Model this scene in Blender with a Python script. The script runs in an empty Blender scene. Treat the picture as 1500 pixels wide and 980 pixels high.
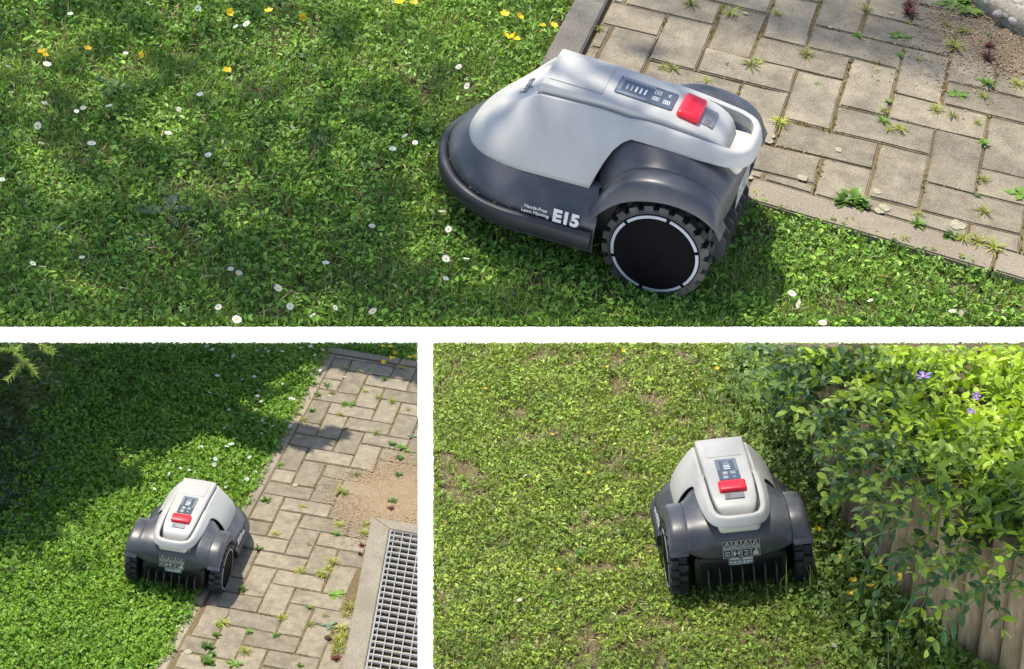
import bpy, bmesh, math, random
import numpy as np
from mathutils import Matrix, Vector
random.seed(7); RNG = np.random.default_rng(7)
R = math.radians
# ------------------------------------------------------------------ camera, sky, sun, exposure
scene = bpy.context.scene
PITCH, CAMH, FPX = R(30.5), 9.0, 3000.0
col = scene.collection
cd = bpy.data.cameras.new('camera'); cam = bpy.data.objects.new('camera', cd); col.objects.link(cam)
cam.location = (0, 0, CAMH); cam.rotation_euler = (R(90) - PITCH, 0, 0)
cd.sensor_width = 36; cd.lens = 36 * FPX / 1500; cd.clip_start = .1; cd.clip_end = 500
scene.camera = cam
scene.render.resolution_x, scene.render.resolution_y = 1024, 669
C_R = np.array([1, 0, 0.]); C_F = np.array([0, math.cos(PITCH), -math.sin(PITCH)]); C_D = np.array([0, -math.sin(PITCH), -math.cos(PITCH)])
B_CW = np.stack([C_R, C_D, C_F], 1)                       # camera axes (right, down, forward) -> world
SUN_TRAVEL_C = None
def rod(w):
    w = np.array(w); t = np.linalg.norm(w); k = w / t
    K = np.array([[0, -k[2], k[1]], [k[2], 0, -k[0]], [-k[1], k[0], 0]])
    return np.eye(3) + math.sin(t) * K + (1 - math.cos(t)) * K @ K
# the three garden plots: frame of each = the mower standing on it (x forward, y left, z up off the ground)
POSE = [((.5227269, -2.75142269, 1.33104442), (.29157171, -.17973017, 3.8088272)),
        ((1.71714084, -1.39949851, .94249942), (-1.28981669, .95313496, 7.94113616)),
        ((1.40602249, -1.57131789, .93410212), (.60862191, .66241188, 5.51802412))]
PR = [rod(p[0]) for p in POSE]; PT = [np.array(p[1]) for p in POSE]
PM = []
for i in range(3):
    m = np.eye(4); m[:3, :3] = B_CW @ PR[i]; m[:3, 3] = B_CW @ PT[i] + np.array([0, 0, CAMH]); PM.append(m)
MW = [Matrix(m.tolist()) for m in PM]
RECT = [(-50, -8, 1550, 479), (-330, 501, 612, 1015), (634, 501, 1570, 1015)]
# sun: measured from the mower's shadow on the pavers
n1 = PR[1] @ np.array([0, 0, 1.]); r1 = np.array([1, 0, 0.]) - n1 * n1[0]; r1 /= np.linalg.norm(r1); a1 = np.cross(n1, r1); a1 *= np.sign(a1[2])
SUN_C = -n1 + .30 * r1 - .24 * a1; SUN_C /= np.linalg.norm(SUN_C)
SUN_W = B_CW @ SUN_C
sl = bpy.data.lights.new('sun', 'SUN'); sl.energy = 4.2; sl.angle = R(.53); sl.color = (1, .935, .80)
sun = bpy.data.objects.new('sun', sl); col.objects.link(sun); sun.location = (-4, -4, 25)
sun.rotation_euler = Vector(SUN_W.tolist()).to_track_quat('-Z', 'Y').to_euler()
w = bpy.data.worlds.new('World'); scene.world = w; w.use_nodes = True
nt = w.node_tree; sky = nt.nodes.new('ShaderNodeTexSky'); sky.sky_type = 'NISHITA'; sky.sun_disc = False
sky.sun_elevation = math.asin(-SUN_W[2]); sky.sun_rotation = math.atan2(-SUN_W[0], -SUN_W[1])
sky.air_density = 1.0; sky.dust_density = 1.5
nt.links.new(sky.outputs[0], nt.nodes['Background'].inputs[0]); nt.nodes['Background'].inputs[1].default_value = .15
scene.view_settings.view_transform = 'Standard'; scene.view_settings.look = 'None'; scene.view_settings.exposure = 0.55; scene.view_settings.gamma = 1

# ------------------------------------------------------------------ helpers
def to_px(i, P):                                          # local points (...,3) -> photo pixels
    q = P @ PR[i].T + PT[i]
    return np.stack([750 + FPX * q[..., 0] / q[..., 2], 490 + FPX * q[..., 1] / q[..., 2]], -1)
def gnd(i, x, y, z=0.):                                   # pixel -> local point at height z over the plot's ground
    c = -PR[i].T @ PT[i]; d = PR[i].T @ np.array([(x - 750) / FPX, (y - 490) / FPX, 1.]); k = (z - c[2]) / d[2]
    return c + k * d
GRID = [(3.19352619, .00745654, -.77289832), (3.12534657, .35528758, -.55493392)]; CELL = .1008
def uv2l(i, u, v):                                        # paving grid cells -> local xy
    a, ox, oy = GRID[i]; c, s = math.cos(a), math.sin(a); x, y = u * CELL, -v * CELL
    return np.array([c * x - s * y + ox, s * x + c * y + oy])
def l2uv(i, P):
    a, ox, oy = GRID[i]; c, s = math.cos(a), math.sin(a); dx, dy = P[..., 0] - ox, P[..., 1] - oy
    return (c * dx + s * dy) / CELL, -(-s * dx + c * dy) / CELL
def tag(o, label=None, cat=None, group=None, kind=None):
    for k, v in (('label', label), ('category', cat), ('group', group), ('kind', kind)):
        if v: o[k] = v
    return o
def link(o, parent=None, plot=None):
    col.objects.link(o)
    if parent is not None: o.parent = parent
    elif plot is not None: o.matrix_world = MW[plot] @ o.matrix_basis
    return o
def empty(name, plot, M=None):
    o = bpy.data.objects.new(name, None); o.empty_display_size = .1; col.objects.link(o)
    o.matrix_world = MW[plot] @ (M or Matrix()); return o
def mesh(name, V, F, mat, smooth=False):
    me = bpy.data.meshes.new(name); me.from_pydata([tuple(map(float, v)) for v in V], [], [tuple(int(a) for a in f) for f in F])
    me.materials.append(mat)
    if smooth: me.shade_smooth()
    me.update(); return me
def obj(name, me, parent=None, plot=None): return link(bpy.data.objects.new(name, me), parent, plot)
def loft(P, closed_u=False, closed_v=False):
    P = np.asarray(P, float); n, m = P.shape[:2]; F = []
    for i in range(n if closed_u else n - 1):
        for j in range(m if closed_v else m - 1):
            a, b = i, (i + 1) % n; c, d = j, (j + 1) % m
            F.append((a * m + c, b * m + c, b * m + d, a * m + d))
    return P.reshape(-1, 3), F
def fix(me, angle=None):
    bm = bmesh.new(); bm.from_mesh(me); bmesh.ops.recalc_face_normals(bm, faces=bm.faces); bm.to_mesh(me); bm.free()
    if angle: me.set_sharp_from_angle(angle=R(angle))
    return me
def box_bm(cx, cy, cz, sx, sy, sz, bev=0, seg=2):
    bm = bmesh.new(); bmesh.ops.create_cube(bm, size=1)
    for v in bm.verts: v.co = Vector((v.co.x * sx + cx, v.co.y * sy + cy, v.co.z * sz + cz))
    if bev: bmesh.ops.bevel(bm, geom=bm.edges[:], offset=bev, segments=seg, affect='EDGES', profile=.5)
    return bm
def bm_mesh(name, bm, mat, smooth=True, angle=40):
    me = bpy.data.meshes.new(name); bm.to_mesh(me); bm.free(); me.materials.append(mat)
    if smooth: me.shade_smooth(); me.set_sharp_from_angle(angle=R(angle))
    return me
def tube(pts, rad, n=6, cap=True):                        # pts (k,3), rad scalar or list
    pts = np.asarray(pts, float); k = len(pts); rad = np.full(k, rad) if np.isscalar(rad) else np.asarray(rad)
    T = np.gradient(pts, axis=0); T /= np.linalg.norm(T, axis=1)[:, None] + 1e-9
    ref = np.array([0, 0, 1.]) if abs(T[0][2]) < .9 else np.array([1., 0, 0]); P = []
    for p, t, r in zip(pts, T, rad):
        a = np.cross(t, ref); a /= np.linalg.norm(a) + 1e-9; b = np.cross(a, t)
        P.append([p + r * (math.cos(q) * a + math.sin(q) * b) for q in np.linspace(0, 2 * math.pi, n, endpoint=False)])
    V, F = loft(P, closed_v=True)
    if cap: F += [tuple(range(n))[::-1], tuple((k - 1) * n + j for j in range(n))]
    return V, F
def lerp(a, b, t): return np.asarray(a)[None] * (1 - t[:, None]) + np.asarray(b)[None] * t[:, None]
class Soup:                                               # many small free polygons -> one mesh with a colour per vertex
    def __init__(s): s.P = []; s.C = []
    def add(s, polys, c):
        polys = np.asarray(polys, float)
        if len(polys): s.P.append(polys); s.C.append(np.broadcast_to(np.asarray(c, float).reshape(-1, 3) if np.ndim(c) < 2 else c, (len(polys), 3)))
    def build(s, name, mat):
        nv = sum(p.shape[0] * p.shape[1] for p in s.P); nf = sum(p.shape[0] for p in s.P)
        me = bpy.data.meshes.new(name); me.vertices.add(nv); me.loops.add(nv); me.polygons.add(nf)
        me.vertices.foreach_set('co', np.concatenate([p.reshape(-1) for p in s.P]))
        me.loops.foreach_set('vertex_index', np.arange(nv, dtype=np.int32))
        ln = np.concatenate([np.full(p.shape[0], p.shape[1]) for p in s.P]); st = np.concatenate([[0], np.cumsum(ln)[:-1]])
        me.polygons.foreach_set('loop_start', st.astype(np.int32))
        try: me.polygons.foreach_set('loop_total', ln.astype(np.int32))
        except Exception: pass
        a = me.color_attributes.new('Col', 'FLOAT_COLOR', 'POINT')
        cc = np.concatenate([np.repeat(c, p.shape[1], 0) for p, c in zip(s.P, s.C)]); cc = np.concatenate([cc, np.ones((len(cc), 1))], 1)
        a.data.foreach_set('color', cc.reshape(-1)); me.materials.append(mat); me.update(calc_edges=True); me.validate(); return me
def noise2(x, y, scale, seed):                            # smooth value noise 0..1
    r = np.random.default_rng(seed); T = r.random((64, 64)); X = np.asarray(x) / scale + 500.3; Y = np.asarray(y) / scale + 500.7
    xi = np.floor(X).astype(int); yi = np.floor(Y).astype(int); fx = X - xi; fy = Y - yi; fx = fx * fx * (3 - 2 * fx); fy = fy * fy * (3 - 2 * fy)
    g = lambda a, b: T[a % 64, b % 64]
    return (g(xi, yi) * (1 - fx) + g(xi + 1, yi) * fx) * (1 - fy) + (g(xi, yi + 1) * (1 - fx) + g(xi + 1, yi + 1) * fx) * fy
# ------------------------------------------------------------------ materials
def mat_new(name):
    m = bpy.data.materials.new(name); m.use_nodes = True; t = m.node_tree; return m, t, t.nodes['Principled BSDF']
def N_(t, kind, **kw):
    n = t.nodes.new(kind)
    for k, v in kw.items(): n.inputs[k].default_value = v
    return n
def ramp(t, fac, stops):
    r = t.nodes.new('ShaderNodeValToRGB'); e = r.color_ramp.elements
    while len(e) < len(stops): e.new(.5)
    for k, (p, c) in zip(e, stops): k.position = p; k.color = (*c, 1)
    t.links.new(fac, r.inputs[0]); return r.outputs[0]
def coords(t, kind='Object'): return t.nodes.new('ShaderNodeTexCoord').outputs[kind]
def bump(t, b, h, strength=.3, dist=.002):
    n = t.nodes.new('ShaderNodeBump'); n.inputs['Strength'].default_value = strength; n.inputs['Distance'].default_value = dist
    t.links.new(h, n.inputs['Height']); t.links.new(n.outputs[0], b.inputs['Normal'])
def mix(t, fac, a, b):
    n = t.nodes.new('ShaderNodeMix'); n.data_type = 'RGBA'
    for s, v in ((0, fac), (6, a), (7, b)):
        if hasattr(v, 'is_linked'): t.links.new(v, n.inputs[s])
        else: n.inputs[s].default_value = v if s == 0 else (*v, 1)
    return n.outputs[2]
def tex(t, co, kind, scale, detail=4, rough=.6):
    n = t.nodes.new('ShaderNodeTexNoise' if kind == 'noise' else 'ShaderNodeTexVoronoi'); n.inputs['Scale'].default_value = scale
    if kind == 'noise': n.inputs['Detail'].default_value = detail; n.inputs['Roughness'].default_value = rough
    t.links.new(co, n.inputs['Vector']); return n.outputs[0]
def plastic(name, c, rough=.42, grain=1400, var=.08, spec=.5, dust=0.):
    m, t, b = mat_new(name); co = coords(t); n = tex(t, co, 'noise', 35); f = tex(t, co, 'noise', grain, 2)
    base = ramp(t, n, [(.3, [x * (1 - var) for x in c]), (.7, [min(1, x * (1 + var)) for x in c])])
    if dust:
        d = tex(t, co, 'noise', 9, 8, .75); base = mix(t, ramp(t, d, [(.5, (0, 0, 0)), (.78, (dust,) * 3)]), base, (.22, .19, .15))
    t.links.new(base, b.inputs['Base Color']); b.inputs['Roughness'].default_value = rough; b.inputs['Specular IOR Level'].default_value = spec
    bump(t, b, f, .12, .0004); return m
def leafy(name, trans=.2, rough=.5, spec=.35):
    m, t, b = mat_new(name); a = t.nodes.new('ShaderNodeVertexColor'); a.layer_name = 'Col'
    t.links.new(a.outputs[0], b.inputs['Base Color']); b.inputs['Roughness'].default_value = rough; b.inputs['Specular IOR Level'].default_value = spec
    tr = t.nodes.new('ShaderNodeBsdfTranslucent'); hs = N_(t, 'ShaderNodeMixRGB', Fac=1.); hs.blend_type = 'MULTIPLY'
    t.links.new(a.outputs[0], hs.inputs[1]); hs.inputs[2].default_value = (1.5, 1.35, .6, 1); t.links.new(hs.outputs[0], tr.inputs[0])
    ms = t.nodes.new('ShaderNodeMixShader'); ms.inputs[0].default_value = trans
    t.links.new(b.outputs[0], ms.inputs[1]); t.links.new(tr.outputs[0], ms.inputs[2]); t.links.new(ms.outputs[0], t.nodes['Material Output'].inputs[0]); return m
def leafplain(name, c, trans=.3, rough=.45, scale=60, var=.3):
    m, t, b = mat_new(name); co = coords(t); n = tex(t, co, 'noise', scale); oi = t.nodes.new('ShaderNodeObjectInfo')
    base = ramp(t, n, [(.3, [x * (1 - var) for x in c]), (.7, [x * (1 + var) for x in c])])
    hv = t.nodes.new('ShaderNodeHueSaturation'); mr = t.nodes.new('ShaderNodeMapRange'); mr.inputs[3].default_value = .65; mr.inputs[4].default_value = 1.35
    t.links.new(oi.outputs['Random'], mr.inputs[0]); t.links.new(mr.outputs[0], hv.inputs['Value']); t.links.new(base, hv.inputs['Color']); base = hv.outputs[0]
    t.links.new(base, b.inputs['Base Color']); b.inputs['Roughness'].default_value = rough
    tr = t.nodes.new('ShaderNodeBsdfTranslucent'); mm = N_(t, 'ShaderNodeMixRGB', Fac=1.); mm.blend_type = 'MULTIPLY'; t.links.new(base, mm.inputs[1]); mm.inputs[2].default_value = (1.5, 1.35, .6, 1)
    t.links.new(mm.outputs[0], tr.inputs[0]); ms = t.nodes.new('ShaderNodeMixShader'); ms.inputs[0].default_value = trans
    t.links.new(b.outputs[0], ms.inputs[1]); t.links.new(tr.outputs[0], ms.inputs[2]); t.links.new(ms.outputs[0], t.nodes['Material Output'].inputs[0]); return m
def stone(name, c1, c2, speck, rnd=.25, scale=14, sc=260):
    m, t, b = mat_new(name); co = coords(t); oi = t.nodes.new('ShaderNodeObjectInfo')
    va = t.nodes.new('ShaderNodeVectorMath'); va.operation = 'ADD'; cx = t.nodes.new('ShaderNodeCombineXYZ'); ml = N_(t, 'ShaderNodeMath'); ml.operation = 'MULTIPLY'; ml.inputs[1].default_value = 37.
    t.links.new(oi.outputs['Random'], ml.inputs[0]); t.links.new(ml.outputs[0], cx.inputs[0]); t.links.new(ml.outputs[0], cx.inputs[1]); t.links.new(co, va.inputs[0]); t.links.new(cx.outputs[0], va.inputs[1]); co = va.outputs[0]
    big = tex(t, co, 'noise', scale, 6, .65); fine = tex(t, co, 'noise', sc, 3, .7); vo = tex(t, co, 'voronoi', sc * .9)
    base = ramp(t, big, [(.32, c1), (.68, c2)])
    base = mix(t, ramp(t, fine, [(.56, (0, 0, 0)), (.68, (.75,) * 3)]), base, speck)
    base = mix(t, ramp(t, fine, [(.30, (.8,) * 3), (.44, (0, 0, 0))]), base, [x * .4 for x in c1])
    st_ = tex(t, co, 'noise', 7, 8, .7); base = mix(t, ramp(t, st_, [(.50, (0, 0, 0)), (.66, (.45,) * 3)]), base, [x * .55 for x in c1])
    hv = t.nodes.new('ShaderNodeHueSaturation'); mr = t.nodes.new('ShaderNodeMapRange'); mr.inputs[3].default_value = 1 - rnd; mr.inputs[4].default_value = 1 + rnd
    t.links.new(oi.outputs['Random'], mr.inputs[0]); t.links.new(mr.outputs[0], hv.inputs['Value']); t.links.new(base, hv.inputs['Color'])
    t.links.new(hv.outputs[0], b.inputs['Base Color']); b.inputs['Roughness'].default_value = .9; b.inputs['Specular IOR Level'].default_value = .2
    bump(t, b, fine, .6, .002); return m
def simple(name, c, rough=.6, scale=80, var=.2, metal=0):
    m, t, b = mat_new(name); n = tex(t, coords(t), 'noise', scale, 6); t.links.new(ramp(t, n, [(.3, [x * (1 - var) for x in c]), (.7, [min(1, x * (1 + var)) for x in c])]), b.inputs['Base Color'])
    b.inputs['Roughness'].default_value = rough; b.inputs['Metallic'].default_value = metal; bump(t, b, n, .25, .002); return m
M = dict(
    white=plastic('shell_white_plastic', (.44, .435, .415), .42, var=.03, dust=.14), cream=plastic('cream_plastic', (.60, .58, .51), .5, var=.03),
    dark=plastic('charcoal_plastic', (.057, .062, .075), .38, var=.15, dust=.26), black=plastic('black_plastic', (.012, .012, .013), .5, var=.2, dust=.12),
    bumper=plastic('bumper_rubber', (.020, .022, .029), .48, var=.1, dust=.12), rubber=plastic('tyre_rubber', (.024, .024, .027), .6, var=.3, dust=.45), comb=plastic('comb_grey', (.06, .06, .065), .5),
    disc=plastic('hub_black', (.003, .003, .004), .6, var=.2, spec=.06), ring=plastic('reflector_grey', (.33, .36, .40), .35), red=plastic('red_button', (.80, .012, .035), .35, var=.04),
    panel=plastic('display_dark_grey', (.075, .095, .125), .3), stripe=plastic('stripe_grey', (.36, .40, .45), .4), led=plastic('bar_white', (.8, .82, .85), .4), ledoff=plastic('bar_grey', (.36, .37, .39), .4),
    key=plastic('key_grey', (.20, .20, .215), .4), text=plastic('print_white', (.62, .63, .64), .5), ink=plastic('print_dark', (.13, .14, .15), .5), pic=plastic('sticker_black', (.012, .012, .012), .35), picw=plastic('sticker_print', (.60, .60, .57), .45), slabel=plastic('rating_label', (.28, .28, .27), .5),
    grass=leafy('grass_leaf'), clover=leafy('clover_leaf', .18, .45), peri=leafy('periwinkle_leaf', .32, .42, .5), needle=leafy('needles', .15, .6), sandg=leafy('sand_grain', .0, .95, .1),
    pleaf=leafplain('periwinkle_leaf_single', (.055, .13, .045), .28, .42), weed=leafplain('weed_leaf', (.14, .25, .035), .3), tuft=leafplain('tuft_leaf', (.30, .34, .05), .3), wdark=leafplain('plantain_leaf', (.085, .15, .075), .15), redleaf=leafplain('red_weed_leaf', (.16, .05, .035), .2),
    petal=leafplain('daisy_petal', (.78, .78, .76), .2, .6, var=.03), yolk=simple('daisy_centre', (.75, .5, .03), .7), butter=leafplain('buttercup_petal', (.85, .58, .01), .2, .35, var=.1), violet=leafplain('violet_petal', (.42, .22, .72), .25, .5, var=.15), stemg=simple('green_stem', (.13, .22, .05), .6),
    paver=stone('concrete_paver', (.185, .158, .115), (.315, .272, .20), (.58, .50, .38), .16, 26, 300), border=stone('border_concrete', (.235, .195, .145), (.35, .295, .225), (.55, .48, .38), .12), kerb=stone('weathered_kerb', (.10, .09, .08), (.22, .20, .17), (.4, .37, .32), .1), drain=stone('washed_concrete', (.22, .195, .15), (.32, .285, .225), (.56, .52, .44), .05, sc=180),
    pebble=stone('pebble_stone', (.33, .31, .27), (.48, .45, .40), (.6, .57, .52), .3, 20, 120), lichen=simple('lichen', (.33, .305, .21), .95, 160, .4), sand=simple('sand', (.30, .215, .13), .95, 300, .3), steel=simple('galvanised_steel', (.38, .38, .37), .5, 60, .18, .25),
    wood=None, white_g=simple('white_render', (.93, .93, .93), .9, 3, .01), pit=simple('dark_pit', (.05, .045, .04), .9), dirtclod=simple('earth_clod', (.09, .05, .03), .95, 90, .4), bark=simple('bark', (.10, .07, .05), .95, 25, .5))
def soil_mat(name, a, b_, c):
    m, t, b = mat_new(name); co = coords(t); n = tex(t, co, 'noise', 9, 8, .7); f = tex(t, co, 'noise', 140, 4, .7)
    base = mix(t, ramp(t, f, [(.4, (0, 0, 0)), (.65, (.8,) * 3)]), ramp(t, n, [(.3, a), (.7, b_)]), c); t.links.new(base, b.inputs['Base Color']); b.inputs['Roughness'].default_value = 1; b.inputs['Specular IOR Level'].default_value = .1
    bump(t, b, f, .8, .006); return m
M['soil0'] = soil_mat('lawn_soil', (.07, .06, .035), (.10, .09, .045), (.18, .145, .09)); M['soil2'] = soil_mat('worn_lawn_soil', (.13, .10, .06), (.17, .135, .075), (.24, .185, .125))
M['joint'] = soil_mat('mossy_joint', (.13, .085, .05), (.15, .115, .06), (.24, .19, .10))
def wood_mat():
    m, t, b = mat_new('weathered_log'); co = coords(t); mp = t.nodes.new('ShaderNodeMapping'); mp.inputs['Scale'].default_value = (9, 9, 1.1); t.links.new(co, mp.inputs[0]); oi = t.nodes.new('ShaderNodeObjectInfo')
    n = tex(t, mp.outputs[0], 'noise', 9, 8, .7); g = tex(t, co, 'noise', 14, 6, .7); f = tex(t, mp.outputs[0], 'noise', 45, 4, .7)
    base = ramp(t, n, [(.25, (.13, .09, .05)), (.5, (.31, .235, .14)), (.78, (.45, .36, .24))]); base = mix(t, ramp(t, g, [(.45, (0, 0, 0)), (.66, (.65,) * 3)]), base, (.17, .155, .075))
    hv = t.nodes.new('ShaderNodeHueSaturation'); mr = t.nodes.new('ShaderNodeMapRange'); mr.inputs[3].default_value = .75; mr.inputs[4].default_value = 1.2
    t.links.new(oi.outputs['Random'], mr.inputs[0]); t.links.new(mr.outputs[0], hv.inputs['Value']); t.links.new(base, hv.inputs['Color']); t.links.new(hv.outputs[0], b.inputs['Base Color'])
    b.inputs['Roughness'].default_value = .9; bump(t, b, f, .7, .004); return m
M['wood'] = wood_mat()

# ------------------------------------------------------------------ setting: white ground, three plots of lawn
V = [(-90, -60, 0), (90, -60, 0), (90, 120, 0), (-90, 120, 0)]
g = obj('ground', mesh('ground', V, [(0, 1, 2, 3)], M['white_g'])); tag(g, 'plain white ground far below the three garden plots', 'ground', kind='structure')
PLAB = ['mown daisy lawn ground beside a paved corner', 'sunny clover lawn ground left of the paved path', 'worn patchy lawn ground beside the log edging']
def plot_ground(i, mat, n=70, sink=.0):
    x0, y0, x1, y1 = RECT[i]; y0 += 1.5 * (i > 0); y1 -= 1.0 * (i == 0); x1 -= 1.5 * (i == 1); x0 += 1.5 * (i == 2); c = [gnd(i, x, y) for x, y in ((x0, y0), (x1, y0), (x1, y1), (x0, y1))]
    P = np.zeros((n + 1, n + 1, 3))
    for a in range(n + 1):
        for b in range(n + 1):
            s, t = b / n, a / n; P[a, b] = (1 - t) * ((1 - s) * c[0] + s * c[1]) + t * ((1 - s) * c[3] + s * c[2])
    e = np.minimum(1, np.minimum.outer(np.minimum(np.arange(n + 1), n - np.arange(n + 1)), np.minimum(np.arange(n + 1), n - np.arange(n + 1))) / 4)
    P[..., 2] += (-.006 + .008 * (noise2(P[..., 0], P[..., 1], .12, 3 + i) - .5)) * e - .001
    V, F = loft(P); V = list(V); cen = P.mean((0, 1)); ring = [(0, b) for b in range(n)] + [(a, n) for a in range(n)] + [(n, b) for b in range(n, 0, -1)] + [(a, 0) for a in range(n, 0, -1)]
    k = len(V); 
    for a, b in ring: p = P[a, b]; q = cen + (p - cen) * .80; V.append((q[0], q[1], -.05))
    m = len(ring)
    for j in range(m): a, b = ring[j]; a2, b2 = ring[(j + 1) % m]; F.append((a * (n + 1) + b, a2 * (n + 1) + b2, k + (j + 1) % m, k + j))
    F.append(tuple(k + j for j in range(m)))
    o = obj('lawn', fix(mesh('lawn', V, F, mat, True)), plot=i); tag(o, PLAB[i], 'lawn', kind='structure'); return o
for i, mt in enumerate(('soil0', 'soil0', 'soil2')): plot_ground(i, M[mt])

# ------------------------------------------------------------------ paved paths: herringbone pavers, border stones, kerbs
def paver_mesh(name, lx, ly, mat, h=.06, seed=0, bev=.0028, rough=.0022, sub=1):
    r = random.Random(seed); bm = box_bm(0, 0, -h / 2, lx, ly, h)
    bmesh.ops.subdivide_edges(bm, edges=[e for e in bm.edges if abs(e.verts[0].co.z - e.verts[1].co.z) < 1e-5], cuts=sub, use_grid_fill=True)
    for v in bm.verts:
        v.co.x += r.uniform(-rough, rough); v.co.y += r.uniform(-rough, rough)
    top = [e for e in bm.edges if e.verts[0].co.z > -1e-4 and e.verts[1].co.z > -1e-4 and any(abs(f.normal.z) < .5 for f in e.link_faces)]
    bmesh.ops.bevel(bm, geom=top, offset=bev, segments=2, affect='EDGES')
    for v in bm.verts:
        if v.co.z > -.001: v.co.z += r.uniform(-.0008, .0008)
    return bm_mesh(name, bm, mat, True, 30)
JW = .0058
PAV = [paver_mesh('paver', 2 * CELL - JW, CELL - JW, M['paver'], seed=k) for k in range(6)]
PAVH = [paver_mesh('paver', CELL - JW, CELL - JW, M['paver'], seed=k + 20) for k in range(2)]
def poly_in(px, rect, m=0): return (px[..., 0] > rect[0] - m) & (px[..., 0] < rect[2] + m) & (px[..., 1] > rect[1] - m) & (px[..., 1] < rect[3] + m)
def inside_corners(i, pts, rect):                         # a flat piece fits wholly on its plot
    L = np.array([[*p, 0.] for p in pts]); return bool(poly_in(to_px(i, L), rect).all())
def place(name, me, i, u, v, rot, parent, z=.0):
    p = uv2l(i, u, v); o = bpy.data.objects.new(name, me); col.objects.link(o); o.parent = parent
    o.matrix_basis = Matrix.Translation((p[0] + random.gauss(0, .0009), p[1] + random.gauss(0, .0009), z)) @ Matrix.Rotation(GRID[i][0] + rot + random.gauss(0, .006), 4, 'Z') @ Matrix.Rotation(random.gauss(0, .006), 4, 'X') @ Matrix.Rotation(random.gauss(0, .006), 4, 'Y'); return o
def cut_mesh(i, poly, name, mat, h=.06):                  # paver trimmed to the plot / to the kerb (local polygon)
    P = np.array(poly); c = P.mean(0); bm = bmesh.new(); vs = [bm.verts.new((p[0], p[1], 0)) for p in P]; f = bm.faces.new(vs); bmesh.ops.recalc_face_normals(bm, faces=[f])
    if f.normal.z < 0: f.normal_flip()
    r = bmesh.ops.extrude_face_region(bm, geom=[f]); 
    for v in [q for q in r['geom'] if isinstance(q, bmesh.types.BMVert)]: v.co.z = -h
    bmesh.ops.recalc_face_normals(bm, faces=bm.faces); te = [e for e in bm.edges if e.verts[0].co.z > -1e-5 and e.verts[1].co.z > -1e-5]
    bmesh.ops.bevel(bm, geom=te, offset=.003, segments=2, affect='EDGES'); return bm_mesh(name, bm, mat, True, 30)
def clip(poly, nrm, d):                                   # keep n.p <= d
    out = []
    for k in range(len(poly)):
        a, b = np.array(poly[k]), np.array(poly[(k + 1) % len(poly)]); da, db = a @ nrm - d, b @ nrm - d
        if da <= 0: out.append(a)
        if (da < 0 < db) or (db < 0 < da): out.append(a + (b - a) * (da / (da - db)))
    return out
def plot_edges(i):
    x0, y0, x1, y1 = RECT[i]; c = [gnd(i, x, y)[:2] for x, y in ((x0, y0), (x1, y0), (x1, y1), (x0, y1))]; cen = sum(c) / 4; E_ = []
    for k in range(4):
        a, b = c[k], c[(k + 1) % 4]; t = (b - a) / np.linalg.norm(b - a); n = np.array([t[1], -t[0]])
        if (cen - a) @ n > 0: n = -n
        E_.append((n, a @ n - .001))
    return E_
EDGES = [plot_edges(i) for i in range(3)]
def uvhalf(i, A, B, keep):                                # half plane from two grid points
    a, b = uv2l(i, *A), uv2l(i, *B); t = (b - a) / np.linalg.norm(b - a); n = np.array([t[1], -t[0]])
    if (uv2l(i, *keep) - a) @ n > 0: n = -n
    return (n, a @ n)
def paved(i, urange, vrange, limits, parent):
    cnt = 0; lim = EDGES[i] + limits
    for a in range(-60, 60):
        for k in range(-12, 12):
            for (u, v, lu, lv, rot) in ((a + 4 * k, -a, 2, 1, 0), (2 + a + 4 * k, -a, 1, 2, math.pi / 2)):
                if u + lu <= urange[0] or u >= urange[1] or v + lv <= vrange[0] or v >= vrange[1]: continue
                g2 = JW / 2 / CELL; full = [uv2l(i, *q) for q in ((u + g2, v + g2), (u + lu - g2, v + g2), (u + lu - g2, v + lv - g2), (u + g2, v + lv - g2))]
                pc = [np.array(p) for p in full]
                for n, d in lim:
                    pc = clip(pc, n, d)
                    if len(pc) < 3: break
                if len(pc) < 3: continue
                A = .5 * abs(sum(pc[q][0] * pc[q - 1][1] - pc[q - 1][0] * pc[q][1] for q in range(len(pc))))
                if A < .0006: continue
                if A > .99 * (lu * CELL - JW) * (lv * CELL - JW): place('paver', PAV[(a * 7 + k * 3 + lu) % 6], i, u + lu / 2, v + lv / 2, rot, parent, random.uniform(-.0015, .0025))
                else: obj('paver', cut_mesh(i, pc, 'paver', M['paver']), parent)
                cnt += 1
    return cnt
def bed(i, poly_uv, label):
    P = [uv2l(i, *q) for q in poly_uv]
    for n, d in EDGES[i]: P = clip(P, n, d)
    me = mesh('path', [(p[0], p[1], -.0005) for p in P] + [(p[0], p[1], -.03) for p in P], [tuple(range(len(P)))] + [(k, (k + 1) % len(P), (k + 1) % len(P) + len(P), k + len(P)) for k in range(len(P))], M['joint'])
    bm = bmesh.new(); bm.from_mesh(me); bmesh.ops.recalc_face_normals(bm, faces=bm.faces); bm.to_mesh(me); bm.free()
    for v in me.vertices: v.co.z -= .006 if v.co.z > -.01 else 0
    for v in me.vertices:
        if v.co.z > -.02: v.co.z = .0125
    o = obj('path', me, plot=i); tag(o, label, 'path', kind='structure'); return o
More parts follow.
